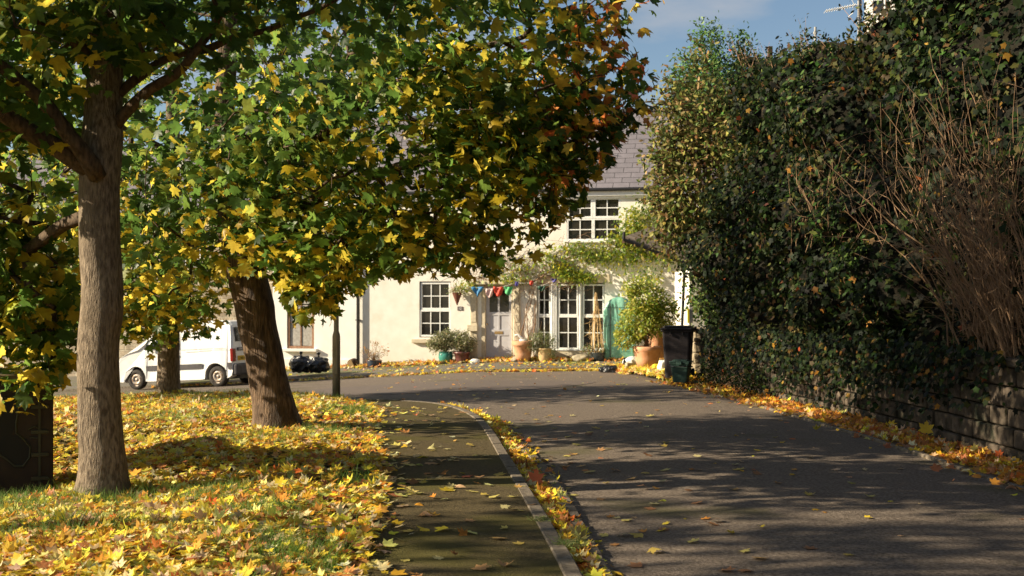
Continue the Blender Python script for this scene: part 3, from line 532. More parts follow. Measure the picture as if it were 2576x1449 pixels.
bud = shrub('buddleia_bush', 'tangled olive-brown bush with dry seed heads leaning over beside the cottage roof', 'bush', (4.6, 25.2, 1.2),
      [(4.0, 25, 5.3, .85, .7, 1.0, 3), (3.85, 24.8, 4.0, .9, .7, 1.1, 4), (4.5, 24.6, 2.85, .75, .7, .8, 3), (3.3, 25, 4.8, .3, .3, .5, .5), (4.9, 24.2, 4.6, .8, .7, 1.4, 3.4), (3.45, 25, 3.3, .4, .35, .5, .9), (3.3, 25.2, 4.0, .3, .3, .4, .4), (3.2, 24.8, 5.6, .3, .2, .1, .12), (3.05, 24.9, 4.5, .28, .2, .1, .12), (3.25, 24.8, 5.1, .3, .2, .12, .14), (3.0, 24.9, 3.7, .3, .2, .1, .12), (3.1, 24.9, 2.95, .35, .2, .12, .14), (3.35, 24.9, 6.1, .25, .2, .2, .14), (3.9, 24.9, 6.5, .15, .2, .3, .15), (3.35, 24.8, 2.5, .3, .2, .12, .12)], 17000, .115, BUD, [3, 4, 4, 3, 2, 2], stems=260, stem_r=.011, seed=62, spread=.15)
for i in range(40):
    c = Vector((3.45+rng.uniform(-.45, .5)-4.6, rng.uniform(-.7, .0), rng.uniform(1.4, 5.0))); d = Vector((-.16+rng.uniform(-.08, .1), 0, rng.uniform(-.05, .09)))
    b = B(); b.tube([c, c+d*.5+Vector((0, 0, .03)), c+d], [.014, .022, .004], 5); b.done('seed_head', M['bark2'], bud)

shrub('bramble_bush', 'sunlit bramble with fine leaves at the bank foot behind the wheelie bin', 'bush', (4.5, 24.7, .6), [(4.35, 24.7, 1.35, .55, .4, .5, 2), (4.7, 23.2, 1.2, .5, .7, .35, 2), (4.1, 25.6, 1.9, .35, .4, .8, 2)], 4200, .05, [(.04, .09, .02), (.08, .14, .03), (.14, .2, .05), (.2, .16, .06)], [3, 4, 3, 1], tpl=IVY, stems=50, seed=63)
shrub('weed_clump', 'dark green weeds growing out of the leaves at the foot of the low wall', 'weeds', (3.75, 21.6, -.05), [(3.72, 21.8, .16, .3, .8, .22, 2), (3.95, 20.0, .2, .2, .8, .22, 1.4)], 1500, .05, IVC[:4], [2, 3, 3, 1], stems=20, seed=64, tpl=OVAL)
# dry, bare bush at the right edge
dry = thing('dry_bush', 'leafless brown thicket of arching dry stems at the right edge above the wall', 'bush', (5.2, 12.6, 1.0)); b = B(); rng = np.random.default_rng(70)
for i in range(210):
    s0 = np.array([rng.normal(0, .12)-.05, rng.normal(-.2, .7), rng.uniform(-.1, .3)]); L_ = rng.uniform(.8, 3.1); a = rng.normal(0, .35); az = rng.uniform(-1, 1)
    d = np.array([-.18+rng.normal(0, .12), az*.55, 1.0]); d /= np.linalg.norm(d); p = [s0]; r = rng.uniform(.004, .010)*(1+.6*(i < 40)); bend = np.array([-.05+rng.normal(0, .1), rng.normal(0, .28), -.16-abs(rng.normal(0, .2))]); q = s0.copy(); m_ = 7
    for k in range(m_): q = q+d*L_/m_; d = d+bend*.3/ m_*2.6+rng.normal(0, .11, 3); d /= np.linalg.norm(d); p.append(q.copy())
    b.tube(p, list(np.linspace(r, .002, m_+1)), 4, cap=False)
    for k in range(4):
        j = rng.integers(1, m_); e = p[j]+rng.normal(0, .2, 3)+np.array([0, 0, .12]); b.tube([p[j], (p[j]+e)/2+rng.normal(0, .02, 3), e], [.0035, .003, .0015], 3, cap=False)
b.done('stems', M['twig'], dry, recalc=False)
st = thing('dry_stalks', 'upright brown dead stalks on the shaded middle of the bank', 'stalks', (5.1, 17, 3)); b = B()
for i in range(170):
    y = rng.uniform(13.2, 18.8); z0 = rng.uniform(2.2, 3.4); x = bx(y, z0)-.3; q = np.array([x-5.1, y-17, z0-3]); h = rng.uniform(.4, 1.1); e = q+np.array([rng.normal(-.1, .15), rng.normal(0, .5), h*.8]); b.tube([q, (q+e)/2+rng.normal(0, .09, 3), e], [.0045, .003, .0012], 3, cap=False)
b.done('stems', M['twig'], st, recalc=False)
# ---------------------------------------------------------------- the cottage row
TH = R(12); cT, sT = math.cos(TH), math.sin(TH); OX, OY = 1.82, 36.0
def FU(px, off=0): k = (px-CX)/FP; return (k*(OY-off*cT)-OX+off*sT)/(cT+k*sT)
def FZ(px, py, off=0): u = FU(px, off); D = OY-u*sT-off*cT; return CH-(py-HY)/FP*D
def walls(u0, u1, z0, z1, ops, name, m, root, dep=.14, back=6.):
    b = B(); us = sorted({u0, u1, *[o[0] for o in ops], *[o[1] for o in ops]}); zs = sorted({z0, z1, *[o[2] for o in ops], *[o[3] for o in ops]})
    for a, c in zip(us, us[1:]):
        for d, e in zip(zs, zs[1:]):
            mu, mz = (a+c)/2, (d+e)/2
            if not any(o[0] < mu < o[1] and o[2] < mz < o[3] for o in ops): b.quad((a, 0, d), (c, 0, d), (c, 0, e), (a, 0, e))
    for (a, c, d, e) in ops:
        b.quad((a, 0, d), (a, 0, e), (a, dep, e), (a, dep, d)); b.quad((c, 0, e), (c, 0, d), (c, dep, d), (c, dep, e)); b.quad((a, 0, e), (c, 0, e), (c, dep, e), (a, dep, e)); b.quad((a, 0, d), (a, dep, d), (c, dep, d), (c, 0, d))
    b.quad((u0, 0, z0), (u0, 0, z1), (u0, back, z1), (u0, back, z0)); b.quad((u1, 0, z0), (u1, back, z0), (u1, back, z1), (u1, 0, z1)); b.quad((u0, back, z0), (u0, back, z1), (u1, back, z1), (u1, back, z0))
    rz = z1+back/2*.8; b.bm.faces.new([b.bm.verts.new(p) for p in ((u0, 0, z1), (u0, back/2, rz), (u0, back, z1))]); b.bm.faces.new([b.bm.verts.new(p) for p in ((u1, 0, z1), (u1, back, z1), (u1, back/2, rz))])
    return b.done(name, m, root, recalc=False)
def window(root, u0, u1, z0, z1, cols, rows, y=.07, fr=.05, label=None, split=None, bar=.014, mtl='upvc'):
    """one casement: frame with glazing bars (the window part) and its pane (a sub-part)"""
    b = B(); b.box(u0, u0+fr, y-.03, y+.03, z0, z1, .006); b.box(u1-fr, u1, y-.03, y+.03, z0, z1, .006); b.box(u0+fr, u1-fr, y-.028, y+.028, z1-fr, z1, .006); b.box(u0+fr, u1-fr, y-.028, y+.028, z0, z0+fr, .006)
    for i in range(1, cols): x = u0+fr+(u1-u0-2*fr)*i/cols; b.box(x-bar, x+bar, y-.012, y+.01, z0+fr, z1-fr)
    for i in range(1, rows): z = z0+fr+(z1-z0-2*fr)*i/rows; b.box(u0+fr, u1-fr, y-.014, y+.008, z-bar, z+bar)
    w = b.done('window', M[mtl], root); 
    if label: w['label'] = label
    q = B(); q.quad((u0+fr-.002, y+.012, z0+fr-.002), (u1-fr+.002, y+.012, z0+fr-.002), (u1-fr+.002, y+.012, z1-fr+.002), (u0+fr-.002, y+.012, z1-fr+.002)); q.done('pane', M['glass'], w, recalc=False)
    return w
cot = thing('cottage', 'cream rendered cottage with slate roof, grey door and creeper over its front', 'cottage', (OX, OY, 0), -TH)
EV = FZ(1440, 478); uL, uR = FU(905), 4.6
w1 = (FU(1055), FU(1134), FZ(1095, 849), FZ(1095, 708)); dr = (FU(1211), FU(1291), FZ(1250, 905), FZ(1250, 716)); w2 = (FU(1350), FU(1521), FZ(1430, 881), FZ(1430, 712)); w3 = (FU(1426), FU(1562), FZ(1490, 606), FZ(1490, 495))
walls(uL, uR, -1.0, EV, [w1, dr, w2, w3], 'wall', M['render'], cot, .16)
def roof(root, u0, u1, ev, run, pitch, m, over=.22, name='roof'):
    r = B(); Ls = (run+over)/math.cos(pitch); r.box(u0, u1, 0, Ls, -.05, .0); o = r.done(name, m, root); o.location = (0, -over, ev-over*math.tan(pitch)*0+.02); o.rotation_euler = (pitch, 0, 0)
    r = B(); r.box(u0, u1, 0, Ls, -.05, 0); o2 = r.done('rear_roof', m, root); o2.location = (u0+u1, 2*run+over, ev+.02); o2.rotation_euler = (pitch, 0, R(180)); return o
PT = math.atan(.86); roof(cot, uL-.05, uR+.1, EV, 3.0, PT, M['slate'])
b = B(); b.box(uL, uR, -.14, -.003, EV-.2, EV-.03, .004); b.box(uL, uR, -.05, -.003, EV-.27, EV-.203, .004); b.done('fascia', M['upvc'], cot)
b = B(); b.tube([(uL, -.2, EV-.02), (uR, -.2, EV-.02)], .055, 10); b.done('gutter', M['black'], cot)
b = B(); b.box(uL-.05, uR+.1, 2.86, 3.1, EV+2.75, EV+2.86, .03); b.done('ridge', M['slate'], cot)
# ground floor window: two sashes of six panes
zm = FZ(1095, 779); window(cot, w1[0]+.03, w1[1]-.02, zm, w1[3]-.03, 3, 2, .06, .055); window(cot, w1[0], w1[1], w1[2]+.02, zm-.003, 3, 2, .045, .06)
b = B(); b.box(FU(1037), FU(1146), -.11, .02, FZ(1095, 863), FZ(1095, 853), .012); b.done('sill', M['stonetrim'], cot)
b = B(); b.box(w1[0]+.10, w1[0]+.34, .075, .08, zm+.3, w1[3]-.1)
# curtain seen behind the upper-left panes stands in the plane just in front of the pane backing
b.bm.free()
# bay-like triple window
zt = FZ(1430, 795)
cols3 = [(1352, 1385, .02, 2), (1404, 1455, -.03, 2), (1465, 1520, .0, 2)]
for a, c, yo, nc in cols3:
    ua, uc = FU(a), FU(c); zb = w2[2]+(.0 if nc else 0); window(cot, ua, uc, zt+.003, w2[3]-.03, nc, 2, .05+yo, .055); window(cot, ua-.01, uc+.01, zb+.03, zt, nc, 2, .045+yo, .045)
b = B()
for a, c in ((1385.5, 1403.2), (1455.8, 1464)):
    ua, uc = FU(a)+.012, FU(c)-.012; b.box(ua, uc, -.02, .12, w2[2], w2[3], .008); k = 3 if uc-ua > .15 else 1
    for i in range(k): x = ua+(uc-ua)*(i+.5)/k; b.box(x-.012, x+.012, -.04, -.018, w2[2]+.05, w2[3]-.05, .005)
b.done('mullion', M['upvc'], cot)
b = B(); b.box(FU(1352), FU(1524), -.06, .1, w2[2]-.01, w2[2]+.028, .008); b.done('sill', M['upvc'], cot)
b = B(); b.box(FU(1352), FU(1535), -.03, -.002, w2[3]+.0, w2[3]+.26, .01)
b.done('lintel', M['stonetrim'], cot)
b = B(); b.box(FU(1390), FU(1512), -.035, -.004, w2[2]-.24, w2[2]-.02, .01); b.done('plinth', M['stonetrim'], cot)
# upstairs window: four casements
um = FU(1492); zt3 = FZ(1490, 550)
for a, c in ((w3[0], um), (um+.002, w3[1])): window(cot, a+.004, c, zt3+.003, w3[3]-.02, 2, 2, .03, .07); window(cot, a+.004, c, w3[2]+.02, zt3, 2, 2, .035, .045)
b = B(); b.box(w3[0]-.05, w3[1]+.05, -.08, .04, w3[2]-.05, w3[2]+.018, .01); b.done('sill', M['upvc'], cot)
# door with frame, letter plate, glazing
d0, d1 = FU(1221), FU(1286); zb = dr[2]+.04; zt_ = dr[3]-.06
b = B(); b.box(dr[0], d0-.003, .0, .13, dr[2], dr[3], .01); b.box(d1+.003, dr[1], .0, .13, dr[2], dr[3], .01); b.box(d0-.003, d1+.003, .004, .13, zt_, dr[3]); b.box(dr[0], dr[1], -.16, .1, dr[2]-.12, dr[2]+.035, .01); b.done('door_frame', M['stonetrim'], cot)
dd = B(); y0 = .07
W_ = d1-d0; gz0 = zb+(zt_-zb)*.645; xs = (d0+.12, (d0+d1)/2-.03, (d0+d1)/2+.03, d1-.08)
rects = [(d0, d0+.11, zb, zt_), (d1-.08, d1, zb, zt_), (xs[1], xs[2], zb+.18, zt_-.07)]
for r in rects: dd.box(r[0], r[1], y0, y0+.045, r[2], r[3], .004)
for z0, z1 in ((zb, zb+.18), (zb+.70, zb+.88), (gz0-.1, gz0), (zt_-.07, zt_)): dd.box(d0+.11, d1-.08, y0+.001, y0+.044, z0, z1, .003)
dd.box(d0+.11, d1-.08, y0+.022, y0+.04, zb+.18, gz0-.05)
door = dd.done('door', M['door'], cot)
q = B(); q.box(d0+.11, d1-.08, y0+.02, y0+.03, gz0, zt_-.07); q.done('pane', M['glass'], door)
q = B(); um_ = (d0+d1)/2+.0; q.box(um_-.13, um_+.13, y0-.012, y0-.001, zb+.745, zb+.83, .004); q.done('letter_plate', M['brass'], door)
q = B(); q.blob((d0+.05, y0-.03, zb+1.05), (.025, .03, .025), 2, 0); q.done('knob', M['brass'], door, True)
b = B()
for a, c in ((1184, 1201), (1293, 1309)):
    ua, uc = FU(a), FU(c); b.box(ua, uc, -.05, -.002, dr[2]-.1, dr[3]+.0, .01); b.box(ua+.03, uc-.03, -.068, -.052, dr[2]+1.15, dr[3]-.1, .006)
b.box(FU(1177), FU(1203), -.12, -.052, FZ(1190, 833), FZ(1190, 817), .012); b.box(FU(1176), FU(1314), -.14, -.004, dr[3]+.003, dr[3]+.12, .015); b.done('door_surround', M['stonetrim'], cot)
b = B(); u0, u1 = FU(1151), FU(1164); z0, z1 = FZ(1157, 781), FZ(1157, 771); b.box(u0, u1, -.018, -.002, z0, z1, .002); pl = b.done('number_plate', M['plum_sign'], cot)
text('number', '12', .105, M['upvc'], pl, (u0+.03, -.02, z0+.025), (R(90), 0, 0))
b = B(); up = FU(902); b.tube([(up, -.09, EV-.1), (up, -.09, FZ(902, 915))], .04, 10)
for z in (3.6, 2.2, .9): b.box(up-.07, up+.07, -.1, -.003, z, z+.03)
b.done('downpipe', M['black'], cot)
# neighbours to the left
nb = thing('white_house', 'white rendered house left of the cottage with lace-curtained brown window', 'house', (OX, OY, 0), -TH)
ua, uc = FU(686), FU(902)-.05; nw = (FU(722), FU(790), FZ(755, 877), FZ(755, 745)); nw2 = (FU(722), FU(790), FZ(755, 600), FZ(755, 505))
walls(ua, uc-.02, -1.2, EV+.1, [nw, nw2], 'wall', M['white_render'], nb, .12)
roof(nb, ua-.05, uc-.03, EV+.1, 3.0, PT, M['slate'])
M['brownframe'] = mat('brown_frame', (.24, .12, .07), .7, (.34, .2, .12), 20)
for q in (nw, nw2):
    w_ = window(nb, q[0]+.01, q[1]-.01, q[2]+.01, q[3]-.01, 2, 2, .05, .07, mtl='brownframe')
    b = B(); b.box(q[0]+.09, (q[0]+q[1])/2-.03, .057, .0605, q[2]+.09, q[3]-.1); b.box((q[0]+q[1])/2+.03, q[1]-.09, .057, .0605, q[2]+.09, q[3]-.1); b.done('lace_curtain', M['net'], w_)
b = B(); b.box(nw[0]-.12, nw[1]+.12, -.13, .01, nw[2]-.09, nw[2]-.0, .01); b.done('sill', M['white_render'], nb)
b = B(); b.box(ua, uc-.03, -.04, -.003, -1.2, nw[2]-.32, .01); b.done('plinth', M['white_render'], nb)
sh = thing('stone_house', 'rubble stone house behind the white van with a small white window', 'house', (-10.6, 39.6, -1.3), R(-14))
walls(-11, 3.75, 0, 5.6, [(-3.75, -2.9, 1.75, 2.95), (-7.5, -6.6, 1.7, 2.9), (-.6, .3, 3.9, 5.0)], 'wall', M['rubble'], sh, .14); roof(sh, -11.1, 3.8, 5.6, 3.0, PT, M['slate'])
for (a, c, d, e) in ((-3.75, -2.9, 1.75, 2.95), (-7.5, -6.6, 1.7, 2.9), (-.6, .3, 3.9, 5.0)): window(sh, a+.01, c-.01, d+.01, e-.01, 3, 4, .05, .05)
for (a, c, d, e) in ((-3.75, -2.9, 1.75, 2.95), (-7.5, -6.6, 1.7, 2.9), (-.6, .3, 3.9, 5.0)): b = B(); b.box(a-.1, c+.1, -.12, .02, d-.1, d, .01); b.done('sill', M['stonetrim'], sh)
# outbuilding with canopy roof, gutter and downpipe at the right of the cottage
M['brownslate'] = brickmat('brown_slate', (.48, .37, .26), (.38, .29, .20), (.09, .07, .045), .4, .22, .01, .01, .8, var=.5)
ob = thing('outbuilding', 'slate-roofed outbuilding with black gutter sticking out of the bush beside the cottage', 'outbuilding', (4.6, 31, 0))
o3 = Vector((4.6, 31, 0)); A1, B1, C1, D1 = [Vector(P(*q)) for q in ((1568, 596, 30.5), (1724, 655, 30.5), (1840, 640, 32.0), (1640, 570, 32.0))]
nv = (B1-A1).cross(D1-A1).normalized()
b = B(); b.prism([A1-o3, B1-o3, C1-o3, D1-o3], None, -nv*.035 if nv.z > 0 else nv*.035); b.done('roof', M['brownslate'], ob)
b = B()
for t in np.linspace(.08, .95, 7): p = A1.lerp(B1, t)-o3; q = D1.lerp(C1, t)-o3; b.tube([p-Vector((0, 0, .11)), q-Vector((0, 0, .11))], .035, 4)
b.tube([A1-o3-Vector((0, 0, .12)), D1-o3-Vector((0, 0, .12))], .05, 4); b.done('rafters', M['wood'], ob)
b = B(); dn_ = Vector((0, -.06, -.07)); b.tube([A1-o3+dn_, B1-o3+dn_], .042, 10); b.tube([A1-o3+Vector((.02, -.04, .12)), A1-o3+dn_], .04, 8); b.done('gutter', M['black'], ob)
bb = Vector(P(1712, 812, 30.3)); b = B(); b.tube([B1-o3+dn_+Vector((-.05, 0, 0)), Vector(P(1722, 668, 30.3))-o3, Vector((bb.x, bb.y, -.1))-o3], .038, 10); b.done('downpipe', M['black'], ob)
b = B(); b.box(.1, 2.6, .6, 3.4, -.2, 2.35); b.done('wall', M['render'], ob)
# ---------------------------------------------------------------- creeper on the cottage
cl = thing('wisteria', 'yellow-green wisteria with bare woody stems trained across the cottage front', 'climber', (OX, OY, 0), -TH); rng = np.random.default_rng(90)
b = B()
def vine(p0, p1, sag, r, n=14, j=.06):
    q = [(FU(p0[0]), FZ(*p0)), (FU(p1[0]), FZ(*p1))]; t = np.linspace(0, 1, n); u = q[0][0]+(q[1][0]-q[0][0])*t+np.cumsum(rng.normal(0, j, n))*.5*np.sin(t*3.14); z = q[0][1]+(q[1][1]-q[0][1])*t+sag*np.sin(t*3.14)+np.cumsum(rng.normal(0, j, n))*.5*np.sin(t*3.14)
    b.tube([(a, -.06-.05*rng.random(), c) for a, c in zip(u, z)], list(np.linspace(r, r*.5, n)), 5, cap=False)
for a in ((1345, 900), (1328, 895), (1300, 890)): vine(a, (1338+rng.uniform(-12, 18), 712), 0, .022)
vine((1335, 715), (1190, 700), .1, .022); vine((1340, 712), (1490, 640), .1, .024); vine((1480, 645), (1700, 610), .2, .02); vine((1330, 710), (1240, 650), .1, .016)
for i in range(230): 
    a = (rng.uniform(1180, 1460), rng.uniform(655, 725)); vine(a, (a[0]+rng.normal(0, 40), a[1]-rng.uniform(-15, 45)), rng.normal(0, .15), .006, 7, .03)
for i in range(45): a = (rng.uniform(1296, 1352), rng.uniform(730, 880)); vine(a, (a[0]+rng.normal(0, 14), a[1]-rng.uniform(10, 60)), 0, .006, 6, .03)
for i in range(50): a = (rng.uniform(1380, 1700), rng.uniform(600, 690)); vine(a, (a[0]+rng.normal(0, 60), a[1]+rng.normal(0, 20)), .1, .006, 7, .03)
b.done('stems', M['twig'], cl, recalc=False)
pts = []
for (px, py, rx, ry, k) in ((1440, 690, 40, 16, 620), (1470, 700, 40, 14, 300), (1410, 668, 36, 18, 300), (1500, 640, 70, 22, 750), (1590, 620, 60, 30, 600), (1640, 640, 60, 26, 500), (1600, 540, 34, 22, 420), (1580, 580, 30, 24, 320), (1660, 545, 40, 40, 420), (1560, 600, 40, 12, 240), (1290, 700, 50, 12, 200), (1310, 672, 60, 25, 220), (1180, 715, 24, 14, 160), (1450, 620, 50, 10, 200), (1630, 590, 46, 14, 380), (1700, 640, 26, 14, 220), (1600, 566, 26, 10, 160), (1380, 640, 30, 20, 150), (1560, 660, 60, 26, 260), (1625, 700, 40, 30, 260)):
    k = int(k*.72); x = px+rng.normal(0, .6, k)*rx; y = py+rng.normal(0, .55, k)*ry; pts += [(FU(a), -.04-.28*rng.random()**1.3, FZ(a, c)) for a, c in zip(x, y)]
pts = np.array(pts); n = len(pts)
V = place(OVAL, pts, np.array([-.2, -.6, .6])+rng.normal(size=(n, 3))*.5, np.array([0, -.3, -.8])+rng.normal(size=(n, 3))*.6, .105*rng.uniform(.6, 1.3, n), -.1)
soup('foliage', V, OVAL[1], pick([(.36, .40, .03), (.22, .33, .04), (.12, .22, .04), (.55, .48, .04)], [4, 4, 3, 2], n), M['leaf'], cl)
# bunting
bu = thing('bunting', 'string of small coloured cloth flags hung over the grey cottage door', 'bunting', (OX, OY, 0), -TH)
b = B(); cord = [(1160, 722), (1184, 722), (1220, 727), (1250, 724), (1268, 720), (1298, 712), (1330, 712), (1355, 722), (1392, 706)]
cp = [(FU(a, .3), -.3, FZ(a, c, .3)) for a, c in cord]; b.tube(cp, .005, 4); b.done('cord', M['whitepl'], bu)
for (a, c, top, bot, k, lab) in ((1184, 1218, 722, 749, 'f_blue', 'blue flag'), (1221, 1241, 727, 750, 'f_pink', 'pale pink flag'), (1241, 1266, 722, 747, 'f_red', 'red flag'), (1268, 1290, 722, 744, 'f_green', 'green flag'), (1294, 1305, 709, 722, 'f_purple', 'small purple flag'), (1331, 1342, 706, 719, 'f_red', 'small red flag'), (1352, 1372, 720, 733, 'f_dark', 'dark green flag'), (1386, 1402, 702, 711, 'f_purple', 'small indigo flag')):
    u0, u1, z1, z0 = FU(a, .3), FU(c, .3), FZ(a, top, .3), FZ(a, bot, .3); b = B(); nx_, nz_ = 7, 6; vs = []
    for i in range(nz_):
        t = i/(nz_-1); row = []
        for j in range(nx_):
            s = j/(nx_-1); half = (1-.85*t**1.3) if k == 'f_blue' else (1-.25*t); row.append(b.bm.verts.new((u0+(u1-u0)*(.5+(s-.5)*half), -.3+.035*math.sin(s*9+t*4+a), z1+(z0-z1)*t*(1-.5*abs(s-.5))+.03*abs(s-.5)))) 
        vs.append(row)
    for i in range(nz_-1):
        for j in range(nx_-1): b.bm.faces.new((vs[i][j], vs[i][j+1], vs[i+1][j+1], vs[i+1][j]))
    f = b.done('flag', M[k], bu, True); f['label'] = lab+' on the bunting cord'; md = f.modifiers.new('s', 'SOLIDIFY'); md.thickness = .003
# hanging basket
def wpt(px, py, off): u = FU(px, off); return (OX+u*cT-off*sT, OY-u*sT-off*cT, FZ(px, py, off))
hb = thing('hanging_basket', 'conical wicker hanging basket with trailing plant between window and door', 'basket', wpt(1150, 768, .22)); b = B(); b.lathe([(.012, 0), (.07, .15), (.15, .37), (.165, .385), (.15, .39)], 16); b.done('basket', M['maroon'], hb)
b = B(); b.tube([(0, .2, .95), (0, .0, .97), (0, 0, .78)], .01, 5); 
for k in range(3): b.tube([(0, 0, .8), (.15*math.cos(k*2.1), .15*math.sin(k*2.1), .39)], .004, 3)
b.done('bracket', M['black'], hb); n = 260; p = rng.normal(size=(n, 3))*np.array([.13, .1, .07])+np.array([0, 0, .46]); soup('foliage', place(OVAL, p, rng.normal(size=(n, 3))+np.array([0, 0, .5]), rng.normal(size=(n, 3)), .06), OVAL[1], pick([(.2, .26, .07), (.4, .38, .18), (.3, .04, .04), (.1, .15, .04)], [3, 3, 1, 2], n), M['leaf'], hb)
# ---------------------------------------------------------------- pots along the front
def pot(name, label, cat, px, py, off, prof, m, D=None, cols=None, w=None, blobs=None, n=0, size=.05, stems=0, tpl=OVAL, mtl='leaf', group='plant pots in front of the cottage', seed=1, feet=False):
    if D: x, y, z = P(px, py, D)
    else: x, y, z = wpt(px, py, off)
    h = max(p[1] for p in prof)
    if blobs: root = shrub(name, label, cat, (x, y, z), [(x+q[0], y+q[1], z+q[2], q[3], q[4], q[5], q[6]) for q in blobs], n, size, cols, w, tpl, stems, .006, group=group, mtl=mtl, spread=.05, stemtop=h-.03, seed=seed)
    else: root = thing(name, label, cat, (x, y, z), 0, group)
    b = B(); b.lathe(prof+[(prof[-1][0]-.03, prof[-1][1]), (prof[-1][0]-.045, prof[-1][1]-.05)], 30)
    b.done('pot', M[m], root, True)
    return root
GREY = [(.14, .16, .06), (.22, .24, .11), (.32, .30, .16), (.08, .10, .04)]
pot('potted_plant', 'grey-green bush in a rounded teal glazed pot under the sash window', 'plant', 1121, 919, .38, [(.13, 0), (.19, .1), (.225, .24), (.215, .36), (.19, .40), (.235, .42)], 'teal', None, GREY, [3, 4, 3, 2], [(-.05, 0, .72, .42, .28, .30, 3), (-.3, 0, .62, .25, .2, .2, 1), (.1, 0, .85, .25, .2, .25, 1)], 2600, .062, 60, seed=101)
pot('potted_plant', 'bushy plant in a plum glazed pot left of the grey door', 'plant', 1162, 921, .40, [(.14, 0), (.19, .2), (.235, .38), (.26, .385), (.265, .44)], 'plum', None, GREY, [2, 3, 4, 3], [(.08, 0, .72, .33, .26, .27, 3), (.0, 0, .9, .2, .2, .2, 1)], 1900, .06, 50, seed=102)
pot('potted_plant', 'sparse russet plant in a low dark blue bowl near the black downpipe', 'plant', 942, 929, .5, [(.13, 0), (.2, .1), (.225, .22), (.235, .25), (.25, .27)], 'blueg', None, [(.45, .16, .04), (.35, .22, .06), (.25, .2, .08)], [3, 3, 2], [(.05, 0, .55, .35, .15, .28, 2), (-.3, 0, .45, .2, .1, .2, .5)], 300, .055, 60, seed=103)
pot('plant_pot', 'tall empty terracotta pot with a thick rim right of the grey door', 'pot', 1316, 909, .5, [(.20, 0), (.25, .22), (.285, .46), (.31, .47), (.33, .50), (.335, .60), (.325, .62)], 'terra')
pot('potted_plant', 'small leafy shrub in a tan clay pot between the terracotta pot and the windows', 'plant', 1370, 913, .55, [(.12, 0), (.17, .12), (.20, .26), (.19, .38), (.215, .40), (.22, .44)], 'tan', None, [(.13, .18, .06), (.2, .24, .09), (.26, .26, .13), (.08, .11, .04)], [3, 4, 2, 2], [(-.08, 0, .66, .42, .25, .26, 3), (.15, -.05, .35, .2, .18, .25, 1), (-.35, 0, .5, .22, .2, .25, 1)], 2500, .045, 60, seed=104)
dp = pot('potted_plant', 'dark glazed pot holding a wigwam of dry canes in front of the right window light', 'plant', 1503, 910, .5, [(.13, 0), (.2, .1), (.235, .2), (.23, .26), (.245, .28)], 'darkg', None, [(.3, .24, .1), (.12, .18, .05), (.4, .3, .14)], [2, 3, 2], [(0, 0, .36, .3, .15, .1, 2), (-.3, -.02, .38, .15, .1, .1, .8)], 350, .07, 20, seed=105)
b = B(); rng = np.random.default_rng(106)
for i in range(9): a = i*.7; b.tube([(.2*math.cos(a), .12*math.sin(a), .2), (.02*math.cos(a)-.05, .0, 2.0+.05*rng.normal())], [.011, .009], 5)
b.done('canes', M['cane'], dp); b = B()
for i in range(90): 
    t = rng.uniform(.15, .8); a = rng.uniform(0, 6.28); r_ = .2*(1-t)+.06; z = .25+1.6*t; p = np.array([r_*math.cos(a)-.05*t, r_*math.sin(a)*.6, z]); e = p+rng.normal(0, .12, 3)*np.array([1, .6, 1.2]); b.tube([p, (p+e)/2+rng.normal(0, .04, 3), e], [.005, .004, .002], 3, cap=False)
b.done('dry_stems', M['cane'], dp, recalc=False)
YG = [(.45, .48, .06), (.28, .40, .05), (.58, .55, .12), (.16, .26, .04)]
big = pot('potted_shrub', 'large yellow-green shrub in a wide terracotta pot beside the green sheet', 'shrub', 1628, 924, 0, [(.23, 0), (.29, .2), (.325, .37), (.345, .40), (.355, .42), (.36, .5), (.35, .51)], 'terra', 29.0, YG, [4, 4, 3, 2], [(-.12, 0, 1.15, .55, .38, .48, 4), (-.05, 0, 1.65, .48, .3, .42, 3), (-.5, -.05, .75, .32, .2, .28, 1.2), (.35, 0, 1.3, .4, .3, .5, 2.2), (-.35, 0, 1.9, .25, .2, .22, .6)], 6400, .085, 70, tpl=OVAL, seed=107)
pot('plant_pot', 'second terracotta pot half hidden between the big shrub and the black bin', 'pot', 1653, 900, 0, [(.17, 0), (.22, .4), (.25, .62), (.28, .64), (.29, .74)], 'terra', 30.2)
# green sheet draped over a hoop frame
tp = thing('greenhouse_cover', 'arched translucent green plastic cover standing against the cottage wall', 'cover', wpt(1557, 911, .35), -TH); b = B(); Wd, Hh = .93, 1.93; arc = []
for i in range(21):
    a = math.pi*i/20; arc.append((-Wd/2*math.cos(a), Hh-.47+.47*math.sin(a)))
out = [(-Wd/2, 0)]+arc+[(Wd/2, 0)]; rs = random.Random(4); fr_, bk_ = [], []
cen = b.bm.verts.new((0, -.03, 1)); R1 = [b.bm.verts.new((x*.72, -.02+rs.uniform(-.03, .03), 1+(z-1)*.72)) for x, z in out]; F0 = [b.bm.verts.new((x, 0, z)) for x, z in out]; F1 = [b.bm.verts.new((x*1.02, .32, z)) for x, z in out]; n = len(out)
for k in range(n):
    j = (k+1) % n; b.bm.faces.new((cen, R1[k], R1[j])); b.bm.faces.new((R1[k], F0[k], F0[j], R1[j])); b.bm.faces.new((F0[k], F1[k], F1[j], F0[j]))
bmesh.ops.subdivide_edges(b.bm, edges=b.bm.edges[:], cuts=2, use_grid_fill=True)
for v in b.bm.verts: v.co.y += .014*math.sin(v.co.x*17+v.co.z*5)+.012*math.sin(v.co.z*13-v.co.x*7)
